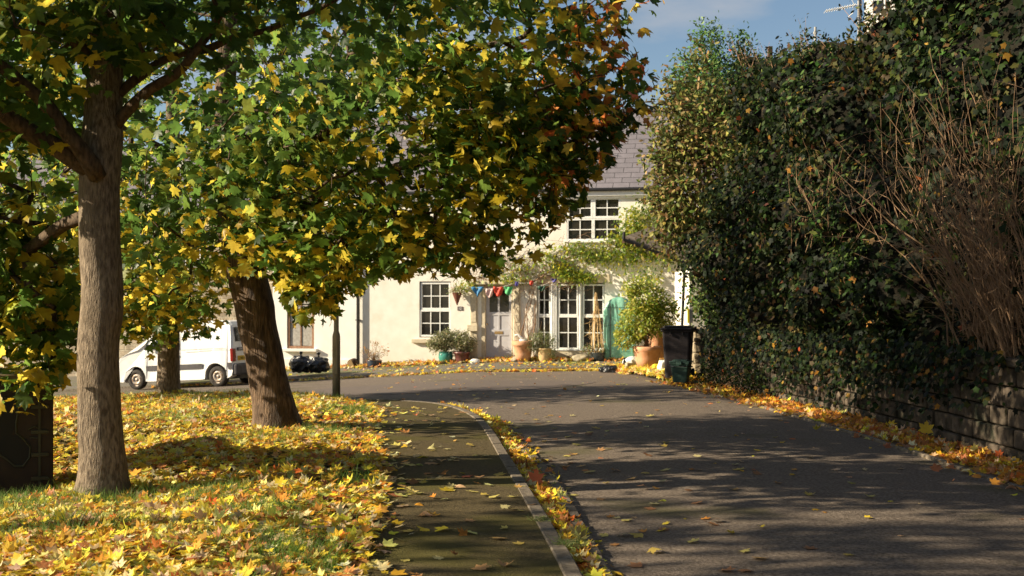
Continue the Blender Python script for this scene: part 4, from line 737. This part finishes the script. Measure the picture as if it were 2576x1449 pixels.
b.done('sheet', M['tarp'], tp, True); b = B(); b.tube([(-.25, -.05, .0), (-.25, -.05, 1.75)], .012, 5); b.tube([(-.44, -.045, 1.62), (.42, -.045, 1.62)], .007, 4); b.tube([(-.45, -.05, 1.05), (-.25, -.06, 1.1), (.44, -.045, 1.08)], .006, 4); b.done('frame_rods', M['black'], tp)
# rocks, log, bags
def rockobj(name, label, cat, px, py, D, r, m, seed, amp=.2): 
    x, y, z = P(px, py, D); b = B(); b.blob((0, 0, r[2]*.8), r, 3, amp, seed); o = b.done(name, M[m], None, True); o.location = (x, y, z); return tag(o, label, cat)
rockobj('boulder', 'rounded tan boulder between the tan pot and the cane wigwam', 'boulder', 1462, 909, 35.5, (.27, .17, .11), 'rock', 3)
rockobj('small_stone', 'small pale stone at the foot of the tall terracotta pot', 'stone', 1296, 911, 35.8, (.13, .1, .09), 'rock', 5)
rockobj('round_stone', 'pale round stone at the foot of the plum pot by the door surround', 'stone', 1195, 917, 35.9, (.16, .11, .1), 'whitepl', 8, .1)
x, y, z = P(884, 925, 37.0); lg = thing('log', 'sawn round log leaning against the house wall by the downpipe', 'log', (x, y, z)); b = B(); b.tube([(0, 0, .13), (.04, .3, .15)], .135, 18); b.done('log_wood', M['wood'], lg, True); b = B(); b.tube([(0, -.006, .13), (0, .0, .13)], .12, 18); b.done('cut_face', M['tan'], lg)
def bag(name, label, px, py, D, r, m, seed, group=None, knot=True, cat='bag'):
    x, y, z = P(px, py, D); root = thing(name, label, cat, (x, y, z), 0, group); b = B(); q = bmesh.ops.create_icosphere(b.bm, subdivisions=4, radius=1); rs = random.Random(seed); ph = [(rs.uniform(0, 6), Vector([rs.uniform(-9, 9) for _ in range(3)])) for _ in range(9)]
    for v in q['verts']:
        d = v.co.copy(); a = math.atan2(d.y, d.x); k = 1+.07*sum(math.sin(f.dot(d)+p) for p, f in ph)/2+(.05*math.sin(9*a+seed)*max(0, d.z)); t = max(0, d.z); k *= 1-.25*t**3
        v.co = Vector((d.x*r[0]*k, d.y*r[1]*k, r[2]*.82+max(d.z, -.8)*r[2]*k))
    b.done('bag_body', M[m], root, True)
    if knot:
        b = B(); zt0 = r[2]*1.5; b.lathe([(.07, 0), (.025, .06), (.05, .11), (.075, .15), (.03, .16)], 9, (0, 0, zt0)); b.done('knot', M[m], root, True)
    return root
bag('bin_bag', 'taller knotted black bin bag on the pavement, left of the pair', 757, 937, 35.2, (.33, .28, .31), 'bag', 1, 'black bin bags outside the white house')
bag('bin_bag', 'rounder black bin bag leaning beside its neighbour, right of the pair', 801, 937, 35.0, (.33, .28, .29), 'bag', 2, 'black bin bags outside the white house')
bag('dumped_bag', 'flattened shiny black plastic bag lying on the leaves by the kerb end', 1540, 943, 31.8, (.34, .2, .16), 'bag', 5, knot=False)
x, y, z = P(1573, 942, 31.6); b = B(); b.blob((0, 0, .18), (.09, .07, .22), 3, .25, 9); o = b.done('dark_stump', M['bag'], None, True); o.location = (x, y, z); tag(o, 'dark glistening upright lump beside the flattened bag', 'stump')
bag('carrier_bag', 'crumpled off-white carrier bag left of the wide terracotta pot', 1592, 917, 30.0, (.17, .12, .13), 'whitepl', 7, knot=False)
x, y, z = P(1583, 928, 29.8); b = B(); b.box(-.09, .09, -.06, .08, 0, .15, .012); o = b.done('stone_block', M['rock']); o.location = (x, y, z); o.rotation_euler = (.05, 0, .4); tag(o, 'small square pale stone block in front of the carrier bag', 'block')
bag('yellow_bag', 'bright yellow plastic bag squashed between terracotta pot and bin', 1655, 933, 27.2, (.14, .1, .1), 'yellow', 8, knot=False)
bag('white_sack', 'white plastic sack leaning against the left side of the black bin', 1667, 941, 25.6, (.11, .1, .19), 'whitepl', 11, knot=False)
bag('blue_bag', 'small blue plastic bag on the leaves at the bin foot', 1663, 949, 25.0, (.07, .07, .07), 'bluepl', 12, knot=False)
x, y, z = P(1312, 858, 35.7); b = B(); b.tube([(-.16, 0, .14), (-.19, 0, .19), (-.12, 0, .21), (-.02, 0, .13), (.08, 0, .04), (.18, 0, .05)], [.02, .035, .035, .04, .05, .02], 9); b.blob((.05, 0, .03), (.13, .07, .06), 2, .05); o = b.done('garden_ornament', M['whitepl'], None, True); o.location = (x, y, z-.02); tag(o, 'curved white ornament resting on the rim of the tall terracotta pot', 'ornament')
# ---------------------------------------------------------------- wheelie bin, caddy, post
x, y, z = P(1706, 953, 23.5); wb = thing('wheelie_bin', 'black wheelie bin standing in leaves at the end of the stone wall', 'bin', (x, y, z), R(-14))
def tap(b, w0, d0, w1, d1, z0, z1, n=1, rnd=.03):
    v = [[b.bm.verts.new((sx*w/2, sy*d/2, zz)) for sx, sy in ((-1, -1), (1, -1), (1, 1), (-1, 1))] for w, d, zz in ((w0, d0, z0), (w1, d1, z1))]
    fs = [b.bm.faces.new(v[0][::-1]), b.bm.faces.new(v[1])]+[b.bm.faces.new((v[0][k], v[0][(k+1) % 4], v[1][(k+1) % 4], v[1][k])) for k in range(4)]
    es = [e for e in {e for f in fs for e in f.edges} if abs(e.verts[0].co.z-e.verts[1].co.z) > .1]; bmesh.ops.bevel(b.bm, geom=es, offset=rnd, segments=3, affect='EDGES', profile=.5)
b = B(); tap(b, .46, .50, .56, .66, .03, .97, rnd=.05); b.box(-.30, .30, -.36, .36, .93, .975, .015)
for xx in (-.12, .12): b.box(xx-.012, xx+.012, -.385, -.34, .87, .93)
b.done('body', M['binplastic'], wb)
b = B(); b.box(-.305, .305, -.40, .36, .978, 1.01, .012); b.box(-.25, .25, -.33, .28, 1.012, 1.05, .03); b.tube([(-.26, .38, 1.0), (.26, .38, 1.0)], .022, 8); b.box(-.33, -.29, .25, .41, .95, 1.03, .01); b.box(.29, .33, .25, .41, .95, 1.03, .01); b.done('lid', M['binplastic'], wb)
for sx in (-1, 1): b = B(); b.tube([(sx*.24, .26, .1), (sx*.29, .26, .1)], .1, 18); b.done('wheel', M['tyre'], wb)
x, y, z = P(1713, 961, 22.7); fc = thing('food_caddy', 'small dark green food caddy standing in front of the black bin', 'caddy', (x, y, z), R(-20)); b = B(); tap(b, .27, .24, .35, .32, 0, .36, rnd=.03); b.box(-.185, .185, -.17, .17, .345, .372, .01); b.done('body', M['caddy'], fc)
b = B(); b.box(-.19, .19, -.18, .18, .375, .40, .008); b.box(-.14, .14, -.12, .12, .402, .425, .015); b.box(-.05, .05, -.205, -.175, .34, .40, .006); b.done('lid', M['caddy'], fc); b = B(); b.tube([(-.195, 0, .33), (-.2, -.12, .31), (-.1, -.19, .30), (.1, -.19, .30), (.2, -.12, .31), (.195, 0, .33)], .009, 6); b.done('handle', M['black'], fc)
x, y, z = P(1735, 955, 24.3); gp = thing('marker_post', 'grey post with yellow marker plates rising behind the black bin', 'post', (x, y, 0)); b = B(); zt1 = P(1735, 768, 24.3)[2]; b.tube([(0, 0, -.1), (0, 0, zt1)], .028, 10); b.box(-.01, .06, -.035, .02, zt1-.36, zt1-.04, .01); b.done('post', M['greypost'], gp)
b = B(); b.box(-.055, -.012, -.045, -.03, zt1-.36, zt1-.07, .003); b.box(-.03, .03, -.04, -.03, zt1-.56, zt1-.42, .003); b.done('marker_plate', M['yellow'], gp)
b = B(); b.box(-.012, .012, -.0445, -.0405, zt1-.54, zt1-.45); b.done('mark', M['black'], gp)
# ---------------------------------------------------------------- lamp post
x, y, z = P(846, 992, 20.3); lp = thing('lamp_post', 'tall slim weathered street lamp post at the far tip of the verge', 'lamp post', (x, y, z)); b = B(); b.lathe([(.068, -.1), (.068, .98), (.062, 1.02), (.043, 1.08), (.043, 3), (.035, 6.2)], 18); b.done('shaft', M['pole'], lp, True)
b = B(); b.tube([(0, 0, 6.15), (.05, .3, 6.4), (.1, .8, 6.5)], [.03, .028, .025], 8); b.done('arm', M['pole'], lp); b = B(); b.box(.0, .2, .75, 1.3, 6.44, 6.56, .04); b.done('lantern', M['greypost'], lp); b = B(); b.box(-.03, .03, -.075, -.062, .35, .9, .004); b.done('access_door', M['pole'], lp)
# ---------------------------------------------------------------- van
vn = thing('parked_van', 'white panel van with grey bumpers parked across the lane behind the maples', 'van', (-7.80, 33.5, -.84)); vn.rotation_euler = (0, .056, R(160))
prof = [(-.54, .42), (-.54, .9), (-.52, 1.35), (-.48, 1.68), (-.41, 1.78), (-.2, 1.82), (.8, 1.84), (1.55, 1.80), (1.75, 1.74), (2.0, 1.58), (2.45, 1.22), (2.6, 1.12), (2.95, 1.03), (3.2, .90), (3.28, .72), (3.31, .45), (3.28, .24), (3.1, .22)]
arch = lambda cx: [(cx+.37*math.cos(a), .29+.37*math.sin(a)) for a in np.linspace(-.15, math.pi+.15, 13)]
prof += [p for p in arch(2.69) if True]+[(2.25, .22), (.45, .22)]+arch(0)+[(-.43, .26), (-.50, .3)]
def hw(z): return .86 if z < 1.0 else .86-.16*(z-1.0)/.85
b = B(); ctr = np.mean(prof, axis=0); n = len(prof); rings = []
for ins, sy, dy in ((.05, 1, 0), (0, 1, -.05), (0, -1, -.05), (.05, -1, 0)):
    ring = []
    for i, (px_, pz) in enumerate(prof):
        a = np.array(prof[i-1]); c = np.array(prof[(i+1) % n]); t = unit((c-a)[None])[0]; nn = np.array([-t[1], t[0]])*-1; q = np.array([px_, pz])+nn*ins*0+(ctr-np.array([px_, pz]))*(ins*.5)*(1 if pz > .6 else .2)
        ring.append(b.bm.verts.new((q[0], sy*(hw(pz)+dy), q[1])))
    rings.append(ring)
for r0, r1 in zip(rings, rings[1:]):
    for k in range(n): b.bm.faces.new((r0[k], r0[(k+1) % n], r1[(k+1) % n], r1[k]))
f0 = b.bm.faces.new(rings[0]); f1 = b.bm.faces.new(rings[-1][::-1]); bmesh.ops.triangulate(b.bm, faces=[f0, f1]); body = b.done('body', M['van'], vn)
def side(poly, off=.006, s=1, th=.012, parent=vn, name='trim', m='grey'):
    b = B(); b.prism([(x, s*(hw(z)+off), z) for x, z in poly], None, (0, -s*th, 0)); return b.done(name, M[m], parent)
for s in (1, -1):
    side([(1.28, 1.12), (1.28, 1.62), (1.66, 1.62), (2.2, 1.14)], s=s, name='side_window', m='glass')
    side([(.42, .53), (2.29, .53), (2.29, .66), (.42, .66)], s=s, name='rub_strip'); side([(-.52, .47), (-.40, .47), (-.36, .66), (-.52, .66)], s=s, name='rub_strip')
    for lx in (1.2, 2.28): side([(lx, .3), (lx+.012, .3), (lx+.012, 1.6 if lx < 2 else 1.1), (lx, 1.6 if lx < 2 else 1.1)], .002, s, .004, name='door_gap', m='black')
    side([(-.35, 1.05), (1.1, 1.05), (1.1, 1.062), (-.35, 1.062)], .002, s, .004, name='panel_crease', m='grey')
    side([(2.05, .93), (2.2, .93), (2.2, .96), (2.05, .96)], .02, s, .02, name='door_handle', m='black') if False else side([(1.3, .93), (1.45, .93), (1.45, .97), (1.3, .97)], .02, s, .02, name='door_handle', m='grey')
b = B(); b.box(-.66, -.44, -.84, .84, .3, .62, .05); b.done('rear_bumper', M['grey'], vn); b = B(); b.box(3.2, 3.40, -.82, .82, .25, .58, .06); b.done('front_bumper', M['grey'], vn)
for s in (1, -1):
    b = B(); b.box(-.575, -.47, s*.79-.08, s*.79+.078, .68, 1.04, .02); b.done('tail_light', M['red'], vn)
    b = B(); mt = Matrix.Rotation(R(-7), 4, 'Y'); b.box(-.560, -.545, min(s*.08, s*.66), max(s*.08, s*.66), 1.22, 1.62, .02); rw = b.done('rear_window', M['glass'], vn); rw.location = (.03, 0, 0)
b = B(); b.box(-.552, -.54, -.006, .006, .66, 1.7); b.done('door_gap', M['black'], vn)
b = B(); b.box(-.822, -.80, .16, .56, .70, .83, .004); b.box(-.822, -.80, .15, .60, .98, 1.07, .012); b.bm.free()
b = B(); b.box(-.562, -.54, .10, .60, .70, .83, .004); npl = b.done('number_plate', M['plate'], vn); text('registration', 'CV05 H', .105, M['black_paint'], npl, (-.566, .58, .728), (R(90), 0, R(-90)))
b = B(); b.box(-.562, -.54, .08, .62, .97, 1.06, .015); bdg = b.done('badge', M['grey'], vn); text('maker_name', 'CITROEN', .075, M['whitepl'], bdg, (-.566, .57, .988), (R(90), 0, R(-90)))
for cx in (0, 2.69):
    for s in (1, -1):
        b = B(); yy = s*.72; prof_ = [(.18, -.09), (.26, -.1), (.285, -.07), (.29, 0), (.285, .07), (.26, .1), (.19, .095)]; ringz = []
        for r_, o in prof_: ringz.append([b.bm.verts.new((cx+r_*math.cos(2*math.pi*k/36), yy+s*o, .29+r_*math.sin(2*math.pi*k/36))) for k in range(36)])
        for r0, r1 in zip(ringz, ringz[1:]):
            for k in range(36): b.bm.faces.new((r0[k], r0[(k+1) % 36], r1[(k+1) % 36], r1[k]))
        wh = b.done('wheel', M['tyre'], vn, True); b = B(); prr = [(.19, .09), (.185, .05), (.16, .045), (.145, .075), (.10, .08), (.085, .05), (.05, .05), (.045, .065), (.001, .065)]; ringz = []
        for r_, o in prr: ringz.append([b.bm.verts.new((cx+r_*math.cos(2*math.pi*k/36), yy+s*o, .29+r_*math.sin(2*math.pi*k/36))) for k in range(36)])
        for r0, r1 in zip(ringz, ringz[1:]):
            for k in range(36): b.bm.faces.new((r0[k], r0[(k+1) % 36], r1[(k+1) % 36], r1[k]))
        b.done('rim', M['steel'], wh, True)
        b = B(); b.tube([(cx, s*.5, .31), (cx, s*.80, .31)], .345, 24); b.bm.free()
b = B(); b.box(-.6, 3.2, -.6, .6, .2, .5); b.done('underbody', M['black'], vn)
b = B(); b.prism([(1.72, -.6, 1.72), (1.72, .6, 1.72), (2.5, .68, 1.17), (2.5, -.68, 1.17)], None, (.012, 0, .014)); b.done('windscreen', M['glass'], vn)
b = B(); b.box(2.1, 2.2, .88, 1.05, 1.1, 1.26, .02); b.done('mirror', M['grey'], vn)
# ---------------------------------------------------------------- steel container at the left
x0 = P(129, 1000, 11)[0]; sc = thing('steel_container', 'dark brown steel container with a painted swirl standing behind the verge ridge', 'container', (x0-1.3*math.cos(R(22))-.85*math.sin(R(22)), 11.05-1.3*math.sin(R(22))+.85*math.cos(R(22)), -.2), R(22))
b = B(); b.box(-1.3, 1.3, -.85, .85, 0, 1.04, .012); b.done('body', M['box'], sc); b = B(); b.box(-1.34, 1.32, -.89, .89, 1.043, 1.10, .015); M['litlid'] = mat('container_lit_lid', (.22, .17, .09), .7, (.15, .11, .06), 8); b.done('lid', M['litlid'], sc)  # lighter olive on the lid paints in the sunlit top
b = B(); b.box(1.17, 1.19, -.872, -.853, .03, 1.0)
for z in (.12, .34, .55, .78): b.box(1.11, 1.25, -.875, -.854, z, z+.035, .004); b.tube([(1.25, -.868, z+.017), (1.25, -.885, z+.017)], .012, 8)
b.done('hinge_strip', M['olive'], sc)
def blobpoly(pts, m, name, y): b = B(); b.prism([(a, y, c) for a, c in pts], None, (0, -.003, 0)); return b.done(name, M[m], sc)
def q_(px, py): return ((px-129)/3000*11.05/1.07+1.3, CH-(py-750)/3000*11.05+.2)
outl = [(-30, 1005), (10, 992), (35, 1000), (48, 1025), (36, 1062), (26, 1090), (60, 1100), (76, 1120), (72, 1150), (55, 1175), (30, 1172), (15, 1150), (-5, 1130), (-40, 1125)]
blobpoly([q_(*p) for p in outl], 'black_paint', 'painted_shape', -.854)
b = B(); b.tube([(a, -.862, c) for a, c in [q_(*p) for p in smooth(np.array(outl, float), 1)[1:-1]]], .009, 5); b.tube([(a, -.862, c) for a, c in [q_(*p) for p in ((66, 1078), (84, 1070), (98, 1082), (92, 1100), (70, 1098))]], .008, 5); b.done('painted_outline', M['olive'], sc)
# ---------------------------------------------------------------- things on the skyline
hh = thing('hillside_house', 'narrow glimpse of a white rendered house above the ivy at top right', 'house', (12.4, 40, 5.2), R(-18)); b = B(); b.box(-.55, 6, 0, 6, 0, 9.2, .01); b.done('wall', M['white_render'], hh); b = B(); b.box(-.75, 6.2, -.2, 6.2, 9.2, 9.5); b.done('roof', M['slate'], hh)
wdw = window(hh, -.32, .12, 5.9, 6.9, 1, 2, -.03, .05)
am = thing('tv_aerial', 'white television aerial on a thin mast above the ivy', 'aerial', (P(2160, 100, 22)[0], 22, 5.2)); b = B(); b.tube([(0, 0, 0), (0, 0, 3.1)], .022, 8); b.tube([(.035, .03, 0), (.035, .03, 2.8)], .03, 6); b.done('mast', M['greypost'], am)
p0 = np.array(P(2158, 12, 22))-np.array(am.location); p1 = np.array(P(2077, 28, 22))-np.array(am.location); b = B(); b.tube([p0, p1], .010, 6)
for t in np.linspace(.12, 1, 12): c = p0+(p1-p0)*t; b.tube([c-np.array([0.01, .16, 0]), c+np.array([0.01, .16, 0])], .005, 4)
for dz in (-.16, .16): b.tube([p0+(p1-p0)*.1, p0+(p1-p0)*.22+np.array([0, 0, dz])], .006, 4); b.tube([p0+(p1-p0)*.22+np.array([0, -.15, dz]), p0+(p1-p0)*.22+np.array([0, .15, dz])], .006, 4)
b.done('antenna', M['whitepl'], am)
vp = thing('vent_pipe', 'thin pale pipe standing up above the ivy left of the aerial', 'pipe', (P(2051, 100, 24)[0], 24, 5.2)); b = B(); b.tube([(0, 0, 0), (0, 0, P(2051, 68, 24)[2]-5.2)], .026, 8); b.tube([(0, 0, P(2051, 86, 24)[2]-5.2), (0, 0, P(2051, 80, 24)[2]-5.2)], .04, 8); b.done('pipe', M['greypost'], vp)
ps = thing('wooden_post', 'short weathered wooden post top poking above the bank skyline', 'post', (P(1937, 100, 26)[0], 26, 5.2)); b = B(); b.box(-.05, .05, -.05, .05, 0, P(1937, 117, 26)[2]-5.2, .01); b.done('post', M['wood'], ps)
# ---------------------------------------------------------------- fallen leaves and grass
LC = [(.88, .68, .06), (.90, .78, .22), (.88, .52, .04), (.70, .30, .045), (.48, .20, .07), (.88, .72, .38), (.74, .50, .28), (.72, .17, .03), (.50, .48, .07)]
def litter(name, label, pos, size=.07, w=(23, 15, 18, 13, 10, 8, 8, 3.5, 2), tilt=.35, tpl=MAPLE, curl=.12, cat='leaves'):
    n = len(pos); nrm = np.array([0, 0, 1.])+rng.normal(size=(n, 3))*tilt; tip = rng.normal(size=(n, 3)); tip[:, 2] *= .1
    V = place(tpl, pos, nrm, tip, size*rng.uniform(.45, 1.35, n), rng.normal(curl*.3, curl*2.2, n), rng.normal(0, .32, n))
    return tag(soup(name, V, tpl[1], pick(LC, w, n, .22), M['litter']), label, cat, kind='stuff')
rng = np.random.default_rng(200)
n = 50000; y = 5.5+16.5*rng.random(n)**1.15; xr_ = np.interp(y, Rb[:, 1], Rb[:, 0]); x = xr_+.12-(rng.random(n)**.85)*(y*.45+.9); k = (rng.random(n) < .62+.6*sm(-.6, .1, nsum(x, y, 1.7, 3)+.35*nsum(x, y, 6, 1))) & (x > -9); x, y = x[k], y[k]
yf = np.interp(x, [-14, -8, -5, -3.0, -2], [24.2, 22.4, 21., 19.6, 30]); k = y < yf-.05; x, y = x[k], y[k]; n = len(x)
z = VG(x, y)+.012+rng.random(n)*.045; litter('fallen_leaves', 'thick carpet of yellow and orange maple leaves covering the verge', np.stack([x, y, z], 1), .057, curl=.14, tilt=.30)
# extra far verge strip
n = 3500; x = rng.uniform(-10, -2.6, n); yf = np.interp(x, [-14, -8, -5, -3.0, -2], [24.2, 22.4, 21., 19.6, 19]); y = yf-.1-rng.random(n)**1.2*5; z = VG(x, y)+.012+rng.random(n)*.04
litter('fallen_leaves', 'leaves strewn over the far rim of the verge beside the road', np.stack([x, y, z], 1), .066, curl=.2, tilt=.5, tpl=MAPLE_LOW)
# gutter drift
kd = np.array(KERB); y = 4.5+14*rng.random(2600)**.9; kx = np.interp(y, kc[:, 1][:60], kc[:, 0][:60]) if False else np.interp(y, kd[:11, 1], kd[:11, 0]); wdt = np.interp(y, [5, 8, 12, 16, 19], [.10, .12, .22, .2, .06]); off = np.abs(rng.normal(0, .6, 2600))*wdt+.03
x = kx+off; z = ROADZ(x, y)+.012+rng.random(2600)*.05*np.exp(-off/.2); litter('fallen_leaves', 'yellow leaf drift lying in the gutter against the curving kerb', np.stack([x, y, z], 1), .060, (24, 12, 22, 14, 10, 6, 3, 3, 1), .32, curl=.15)
# wall foot drift
n = 5200; y = 6+18.5*rng.random(n); o = np.abs(rng.normal(0, 1, n))*.22; x = wx(y)-.06-o*np.interp(y, [6, 10, 14, 20, 24], [1.2, 1.1, 1, 1., 1.3]); z = ROADZ(x, y)+.02+rng.random(n)*.10*np.exp(-o/.2)
litter('fallen_leaves', 'rust and amber leaf drift along the foot of the stone wall', np.stack([x, y, z], 1), .064, (6, 3, 18, 26, 24, 3, 7, 3, 1), .42, curl=.2)
# far kerb and pavement drifts
def along(n, off0, sp, zz, lo=30, hi=141):
    i = rng.uniform(lo, hi, n); a = np.stack([np.interp(i, range(180), A[:, k]) for k in range(3)], 1); c = np.stack([np.interp(i, range(180), Bk[:, k]) for k in range(3)], 1); t = np.clip(off0+rng.normal(0, sp, n), -.12, 1); p = a*(1-t[:, None])+c*t[:, None]; p[:, 2] = np.where(t < 0, ROADZ(p[:, 0], p[:, 1]), p[:, 2])+.01+rng.random(n)*zz; return p
litter('fallen_leaves', 'thin line of leaves along the far kerb in front of the cottage', along(1500, -.035, .02, .03), .066, tpl=MAPLE_LOW, tilt=.4, curl=.2)
litter('fallen_leaves', 'russet leaves heaped against the cottage wall among the pots', along(3800, .84, .07, .07), .07, (12, 6, 20, 22, 14, 5, 6, 6, 1), tpl=MAPLE_LOW, tilt=.5, curl=.25)
litter('fallen_leaves', 'loose leaves lying about on the narrow cottage pavement', along(700, .4, .25, .01), .07, tpl=MAPLE_LOW, tilt=.3)
n = 3200; y = rng.uniform(23.0, 33, n); xx = np.interp(y, [22.6, 24.6, 29, 32.2, 33], [3.3, 3.05, 3.0, 2.9, 2.7]); x = xx-.12+np.abs(rng.normal(0, .6, n)); z = np.array([PZ(a, c) for a, c in zip(x, y)])+.015+rng.random(n)*.07
litter('fallen_leaves', 'bright yellow leaves piled around the big terracotta pot and bags', np.stack([x, y, z], 1), .075, (22, 20, 20, 12, 4, 6, 4, 2, 1), tpl=MAPLE_LOW, tilt=.5, curl=.2)
# small fragments and leaves scattered on the lane, background scatter as one mass
n = 520; y = 6+28*rng.random(n)**1.1; x = rng.uniform(-3.5, 4.6, n); kx = np.interp(y, kd[:14, 1], kd[:14, 0]); k = (x > kx+.1); x, y = x[k], y[k]; litter('fallen_leaves', 'small scattered leaves and scraps dotted over the lane asphalt', np.stack([x, y, ROADZ(x, y)+.008], 1), .048, (6, 4, 10, 14, 14, 3, 8, 1, 1), .12, curl=.08)
n = 900; y = 6+12*rng.random(n); kx = np.interp(y, kd[:11, 1], kd[:11, 0]); lx = np.interp(y, L14[:, 1], L14[:, 0]); x = lx+(kx-lx)*rng.random(n)**2.2*.9; litter('fallen_leaves', 'leaves spilling from the verge on to the edge of the footpath', np.stack([x, y, G(x, y)+.006], 1)[rng.random(n) < np.exp(-(x-lx)*2.6)], .066, (14, 16, 14, 8, 6, 16, 12, 1, 1), .2, curl=.12)
# single leaves one can count on the footpath and lane
def one_leaf(x, y, z, s, c, yaw, name, label, group, tilt=.1, up=None):
    nrm = np.array([[rng.normal(0, tilt), rng.normal(0, tilt), 1.]]) if up is None else np.array([up]); tip = np.array([[math.cos(yaw), math.sin(yaw), 0.]]) if up is None else np.array([[.1, 0, 1.]])
    V = place(MAPLE, np.zeros((1, 3)), nrm, tip, s, .08+rng.normal(0, .12), rng.normal(0, .2)); V[0, :, 2] -= V[0, :, 2].min() if up is None else 0
    o = soup(name, V, MAPLE[1], np.array([c]), M['litter']); o.location = (x, y, z); return tag(o, label, 'leaf', group)
cs = [(.66, .56, .16), (.62, .46, .10), (.60, .36, .10), (.64, .56, .26), (.50, .28, .12)]
for i in range(72):
    t = rng.random(); y = 6.6+11*rng.random()**1.15; kx = float(np.interp(y, kd[:11, 1], kd[:11, 0])); lx = float(np.interp(y, L14[:, 1], L14[:, 0])); x = lx+.15+(kx-lx-.2)*rng.random()
    one_leaf(x, y, float(G(x, y))-.003, rng.uniform(.045, .078), cs[rng.integers(0, 5)], rng.uniform(0, 6.28), 'fallen_leaf', 'single pale maple leaf lying on the mossy footpath', 'single leaves lying on the footpath')
for i in range(80):
    y = 6.6+14*rng.random()**1.2; kx = float(np.interp(y, kd[:11, 1], kd[:11, 0])); x = kx+.35+abs(rng.normal(0, .9)); 
    if x > 4.2: continue
    one_leaf(x, y, float(ROADZ(x, y))+.004, rng.uniform(.05, .085), cs[rng.integers(0, 5)] if rng.random() < .6 else (.36, .17, .07), rng.uniform(0, 6.28), 'fallen_leaf', 'single maple leaf lying flat on the dark lane', 'single leaves lying on the lane')
x, y, z = P(1347, 1200, 10.5); one_leaf(x, y, float(ROADZ(x, y))+.09, .10, (.62, .14, .05), 0, 'fallen_leaf', 'large orange-red maple leaf standing upright in the gutter drift', None, up=(-.2, -1, .25))
x, y = 4.72, 13.6; one_leaf(x, y, .10, .11, (.68, .46, .03), 0, 'fallen_leaf', 'big bright yellow maple leaf propped upright at the wall foot', None, up=(-.4, -1, .2))
# grass
n = 26000; y = 5.5+15.5*rng.random(n)**1.15; xr_ = np.interp(y, Rb[:, 1], Rb[:, 0]); x = xr_+.03-(rng.random(n)**.9)*(y*.45+.9); k = rng.random(n) < .07+.8*sm(.1, .6, nsum(x, y, 2.3, 9)+.4*nsum(x, y, 7, 4)); k |= (rng.random(n) < .8)*(xr_-x < .12)*(nsum(x, y, 3, 1) > 0); x, y = x[k], y[k]
m2 = 5200; xx = rng.normal(-4.25, .45, m2); yy = rng.normal(9.1, .55, m2); x = np.r_[x, xx, rng.uniform(-9, -2.6, 5000)]; y2 = np.interp(x[-5000:], [-14, -8, -5, -3.0, -2], [24.2, 22.4, 21., 19.6, 19])-rng.random(5000)**2*1.6-.03; y = np.r_[y, yy, y2]; 
for gx, gy, gr, gn in ((-1.3, 7.2, .22, 1500), (-1.75, 8.5, .16, 700), (-2.4, 9.5, .2, 800), (-2.9, 7.9, .2, 800), (-2.5, 12.6, .3, 900), (-1.35, 10.2, .12, 400), (-2.2, 16.5, .25, 900), (-3.25, 9.75, .22, 900), (-4.2, 15.5, .5, 1600), (-4.6, 18, .6, 1600), (-2.15, 14.0, .15, 500)): x = np.r_[x, rng.normal(gx, gr, gn)]; y = np.r_[y, rng.normal(gy, gr*1.3, gn)]
k = x < np.interp(y, Rb[:, 1], Rb[:, 0])-.01; x, y = x[k], y[k]; n = len(x)
pos = np.stack([x, y, VG(x, y)-.005], 1); ln = rng.uniform(.06, .19, n); tipd = np.stack([rng.normal(0, .45, n), rng.normal(0, .45, n), np.ones(n)], 1); T = BLADE[0]; nr = unit(rng.normal(size=(n, 3))*np.array([1, 1, .1])); t = unit(tipd); s_ = unit(np.cross(t, nr)); wv = .0045
V = pos[:, None]+T[None, :, :1]*wv*s_[:, None]+T[None, :, 1:]*ln[:, None, None]*t[:, None]+(T[:, 1]**2)[None, :, None]*nr[:, None]*ln[:, None, None]*.35
tag(soup('grass', V, BLADE[1], pick([(.07, .17, .02), (.11, .24, .03), (.16, .27, .05), (.3, .3, .12)], [3, 4, 2, 1], n), M['grass']), 'tufts of green grass poking through the fallen leaves', 'grass', kind='stuff')
for (gx, gy, nn, lab) in ((.36, 7.75, 260, 'straggly pale grass tuft growing from the kerb joint nearest the camera'), (.22, 8.6, 120, 'small dark grass tuft at the kerb edge of the footpath')):
    pos = np.stack([rng.normal(0, .035, nn), rng.normal(0, .05, nn), np.zeros(nn)], 1); tipd = np.stack([rng.normal(0, .8, nn), rng.normal(0, .8, nn), np.ones(nn)*.6], 1); t = unit(tipd); nr = unit(rng.normal(size=(nn, 3))); s_ = unit(np.cross(t, nr)); ln = rng.uniform(.05, .12, nn)
    V = pos[:, None]+T[None, :, :1]*.004*s_[:, None]+T[None, :, 1:]*ln[:, None, None]*t[:, None]-(T[:, 1]**2)[None, :, None]*np.array([0, 0, .35])*ln[:, None, None]
    o = soup('grass_tuft', V, BLADE[1], pick([(.2, .26, .08), (.35, .34, .15), (.12, .2, .04)], [3, 2, 2], nn), M['grass']); o.location = (gx, gy, .0); tag(o, lab, 'grass tuft')
